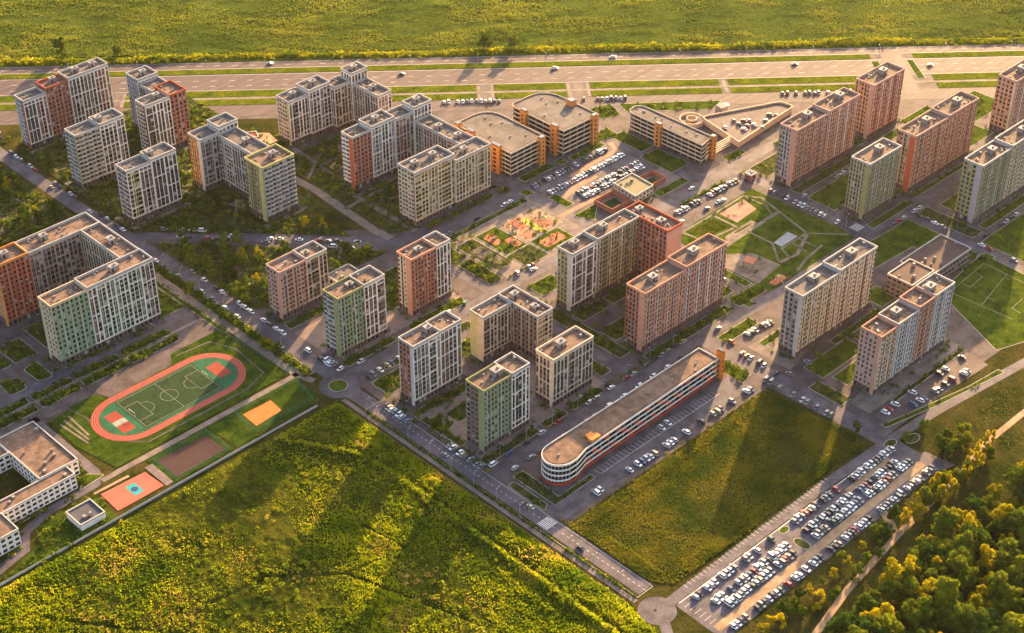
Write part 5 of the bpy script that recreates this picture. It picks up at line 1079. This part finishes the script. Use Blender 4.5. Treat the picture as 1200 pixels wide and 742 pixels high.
for c in CARS[:300]:
    x, y, a, kind, colour, where = c
    if (kind, colour) not in CARM: CARM[kind, colour] = car_mesh(kind, colour)
    z = 3.42 if 'deck' in where else .10
    link('car', CARM[kind, colour], None, (x, y, z), a, label=f'{colour} {kind} {"" if where.startswith("driving") else "parked "}{where}', category='car', group='cars ' + where)
far = {}
for c in CARS[300:]: far.setdefault(c[5], []).append(c)
fv, ff, fm, fmat = [], [], [], []
for x, y, a, kind, colour, where in CARS[300:]:
    if (kind, colour) not in CARM: CARM[kind, colour] = car_mesh(kind, colour)
    me = CARM[kind, colour]; n0 = len(fv); ca, sa = math.cos(a), math.sin(a); z = 3.42 if 'deck' in where else .10
    fv += [(x + v.co.x * ca - v.co.y * sa, y + v.co.x * sa + v.co.y * ca, z + v.co.z) for v in me.vertices]
    mi = []
    for m in me.materials:
        if m not in fmat: fmat.append(m)
        mi.append(fmat.index(m))
    for p in me.polygons: ff.append(tuple(n0 + v for v in p.vertices)); fm.append(mi[p.material_index])
if fv:
    me = bpy.data.meshes.new('distant_cars'); me.from_pydata(fv, [], ff)
    for m in fmat: me.materials.append(m)
    me.polygons.foreach_set('material_index', fm); link('distant_cars', me, kind='stuff', label='many small cars parked among the farther streets and lots', category='cars')

# ---------------------------------------------------------------- street furniture, fences, play equipment
LAMPH = mat('lamp_head', (.3, .3, .29), .4, var=0)
def lamp_proto():
    p = MB(); p.cyl(0, 0, 0, 8, .11, .07, 6); p.tube((0, 0, 7.9), (1.6, 0, 8.3), .05, .05, 5); h_ = MB(); h_.box(1.4, 2.3, -.18, .18, 8.22, 8.36); return p.mesh('lamp_pole', [METAL]), h_.mesh('lamp_head', [LAMPH])
LPM, LHM = lamp_proto()
def lamp(x, y, a, where):
    o = thing('street_lamp', 'tall grey street lamp ' + where, 'street lamp', (x, y, 0), a, 'street lamps ' + where); link('pole', LPM, o); link('lamp_head', LHM, o)
for i in range(12): lamp(-108.9, -8 - i * 15.5, 0, 'along the main street beside the meadow')
for i in range(9): lamp(-107.2, 45 + i * 18, 0, 'along the street beside the park')
for i in range(8): lamp(-85 + i * 18, -78.6, -PY, 'along the street behind the long garage')
for i in range(16): q = hw(-330 + i * 46, 295); lamp(*q, math.atan2(HN.y, HN.x), 'on the highway median')
for i in range(6): lamp(201, -2 - i * 14, 0, 'beside the park of squares')
FENM = mat('fence_concrete', (.42, .39, .36), .85, var=.12, scale=.6)
def fence(label, a, b, h_, step, m, name='fence', solid=True):
    a, b = Vector(a), Vector(b); d = b - a; n = max(1, round(d.length / step)); L0 = d.length / n; o = thing(name, label, 'fence', (a.x, a.y, 0), math.atan2(d.y, d.x))
    pb = MB()
    if solid: pb.box(.06, L0 - .06, -.05, .05, .05, h_)
    else:
        for z in (.15, h_ * .5, h_ - .05): pb.box(.04, L0 - .04, -.02, .02, z, z + .05)
        for i in range(int(L0 / .5)): pb.box(i * .5 + .1, i * .5 + .13, -.015, .015, .1, h_)
    me = pb.mesh('fence_panel', [m]); qb = MB(); qb.box(-.07, .07, -.09, .09, 0, h_ + .12); mp_ = qb.mesh('fence_post', [m])
    for i in range(n): link('fence_panel', me, o, (i * L0, 0, 0))
    for i in range(n + 1): link('fence_post', mp_, o, (i * L0, 0, 0))
fence('long pale concrete fence between the school grounds and the meadow', (-310, 11.2), (-124, 12.6), 1.4, 4, FENM)
GREENF = mat('green_mesh_fence', (.05, .16, .10), .6, var=0)
for lb, pts in [('green mesh fence round the brown sports court', [(-207, 15.6), (-175.5, 16), (-175.8, 34.6), (-206.5, 35.4)]), ('green mesh fence round the sandy beach court', [(-158, 18), (-122, 18.5), (-118.5, 37), (-157, 36.5)])]:
    for i in range(4): fence(f'{lb}, {("meadow", "roundabout", "track", "school")[i]} side', pts[i], pts[(i + 1) % 4], 2.6, 5, GREENF, solid=False)
fence('green mesh fence along the walkway side of the stadium', (-117, 44), (-120.5, 100), 2.4, 5, GREENF, solid=False)
for lb, x in (('meadow', -193.6), ('roundabout', -149.4)):
    o = thing('football_goal', f'white football goal at the {"school" if lb == "meadow" else "roundabout"} end of the green pitch', 'goal', (x, 72, ZL)); mb = MB()
    for sy in (-2.5, 2.5): mb.box(-.08, .08, sy - .08, sy + .08, 0, 2.1)
    mb.build('goal_post', WHITEP, o); mb = MB(); mb.box(-.08, .08, -2.58, 2.58, 2.1, 2.24); mb.build('crossbar', WHITEP, o)
def playtower(x, y, a, ck, label):
    o = thing('play_tower', label, 'play equipment', (x, y, ZL), a, 'play towers of the playground quarter'); mb = MB()
    for sx in (-1, 1):
        for sy in (-1, 1): mb.box(sx * 1.1 - .08, sx * 1.1 + .08, sy * 1.1 - .08, sy * 1.1 + .08, 0, 3)
    mb.build('post', pm('W'), o); mb = MB(); mb.box(-1.2, 1.2, -1.2, 1.2, 1.4, 1.55, 0, True); mb.build('platform', pm('BRN'), o)
    mb = MB(); n = len(mb.v); mb.v += [(-1.4, -1.4, 2.9), (1.4, -1.4, 2.9), (1.4, 1.4, 2.9), (-1.4, 1.4, 2.9), (0, 0, 4.1)]; mb.f += [(0, 1, 4), (1, 2, 4), (2, 3, 4), (3, 0, 4)]; mb.m += [0] * 4; mb.build('tent_roof', pm(ck), o)
    mb = MB(); mb.quad((1.2, -.4, 1.5), (4.2, -.4, .2), (4.2, .4, .2), (1.2, .4, 1.5)); mb.quad((1.2, -.4, 1.75), (4.2, -.4, .45), (4.2, -.4, .2), (1.2, -.4, 1.5)); mb.quad((1.2, .4, 1.5), (4.2, .4, .2), (4.2, .4, .45), (1.2, .4, 1.75)); mb.build('slide', pm('YEL'), o)
for i, (x, y, c, l) in enumerate([(45, 62, 'RST', 'red-roofed play tower on the orange surface nearest the long street lawn'), (52, 52, 'ORG', 'orange-roofed play tower beside the square planted bed'), (68, 64, 'RST', 'red-roofed play tower beside the yellow rubber strip'), (80, 55, 'YEL', 'yellow-roofed play tower nearest the garage car lot'), (70, 38, 'ORG', 'orange-roofed play tower behind the white-striped block'), (130, -78.6, 'YEL', 'yellow-roofed play tower on the small orange play area by the plaza')]): playtower(x, y, i * .9, c, l)
o = thing('pavilion', 'open square pavilion standing on the paved plaza of the park', 'pavilion', (130, -58, ZL), .3); mb = MB(); mb.box(-3.2, 3.2, -3.2, 3.2, 3.2, 3.5, 0, True); mb.build('roof', pm('RED'), o)
for sx in (-2.7, 2.7):
    for sy in (-2.7, 2.7): mb = MB(); mb.box(sx - .15, sx + .15, sy - .15, sy + .15, 0, 3.2); mb.build('post', pm('BRN'), o)

# ---------------------------------------------------------------- summer evening haze
hz = bpy.data.materials.new('haze_air'); hz.use_nodes = True; hn = hz.node_tree.nodes; hn.remove(hn['Principled BSDF'])
pv = hn.new('ShaderNodeVolumePrincipled'); pv.inputs['Color'].default_value = (1.0, 0.95, 0.88, 1); pv.inputs['Density'].default_value = 0.0000075; pv.inputs['Anisotropy'].default_value = 0.6
hz.node_tree.links.new(pv.outputs[0], hn['Material Output'].inputs['Volume'])
mb = MB(); mb.box(-9100, 9100, -9100, 9100, -2, H + 30, 0, True); mb.build('haze', hz, kind='stuff', label='thin warm evening haze over the whole district', category='haze')
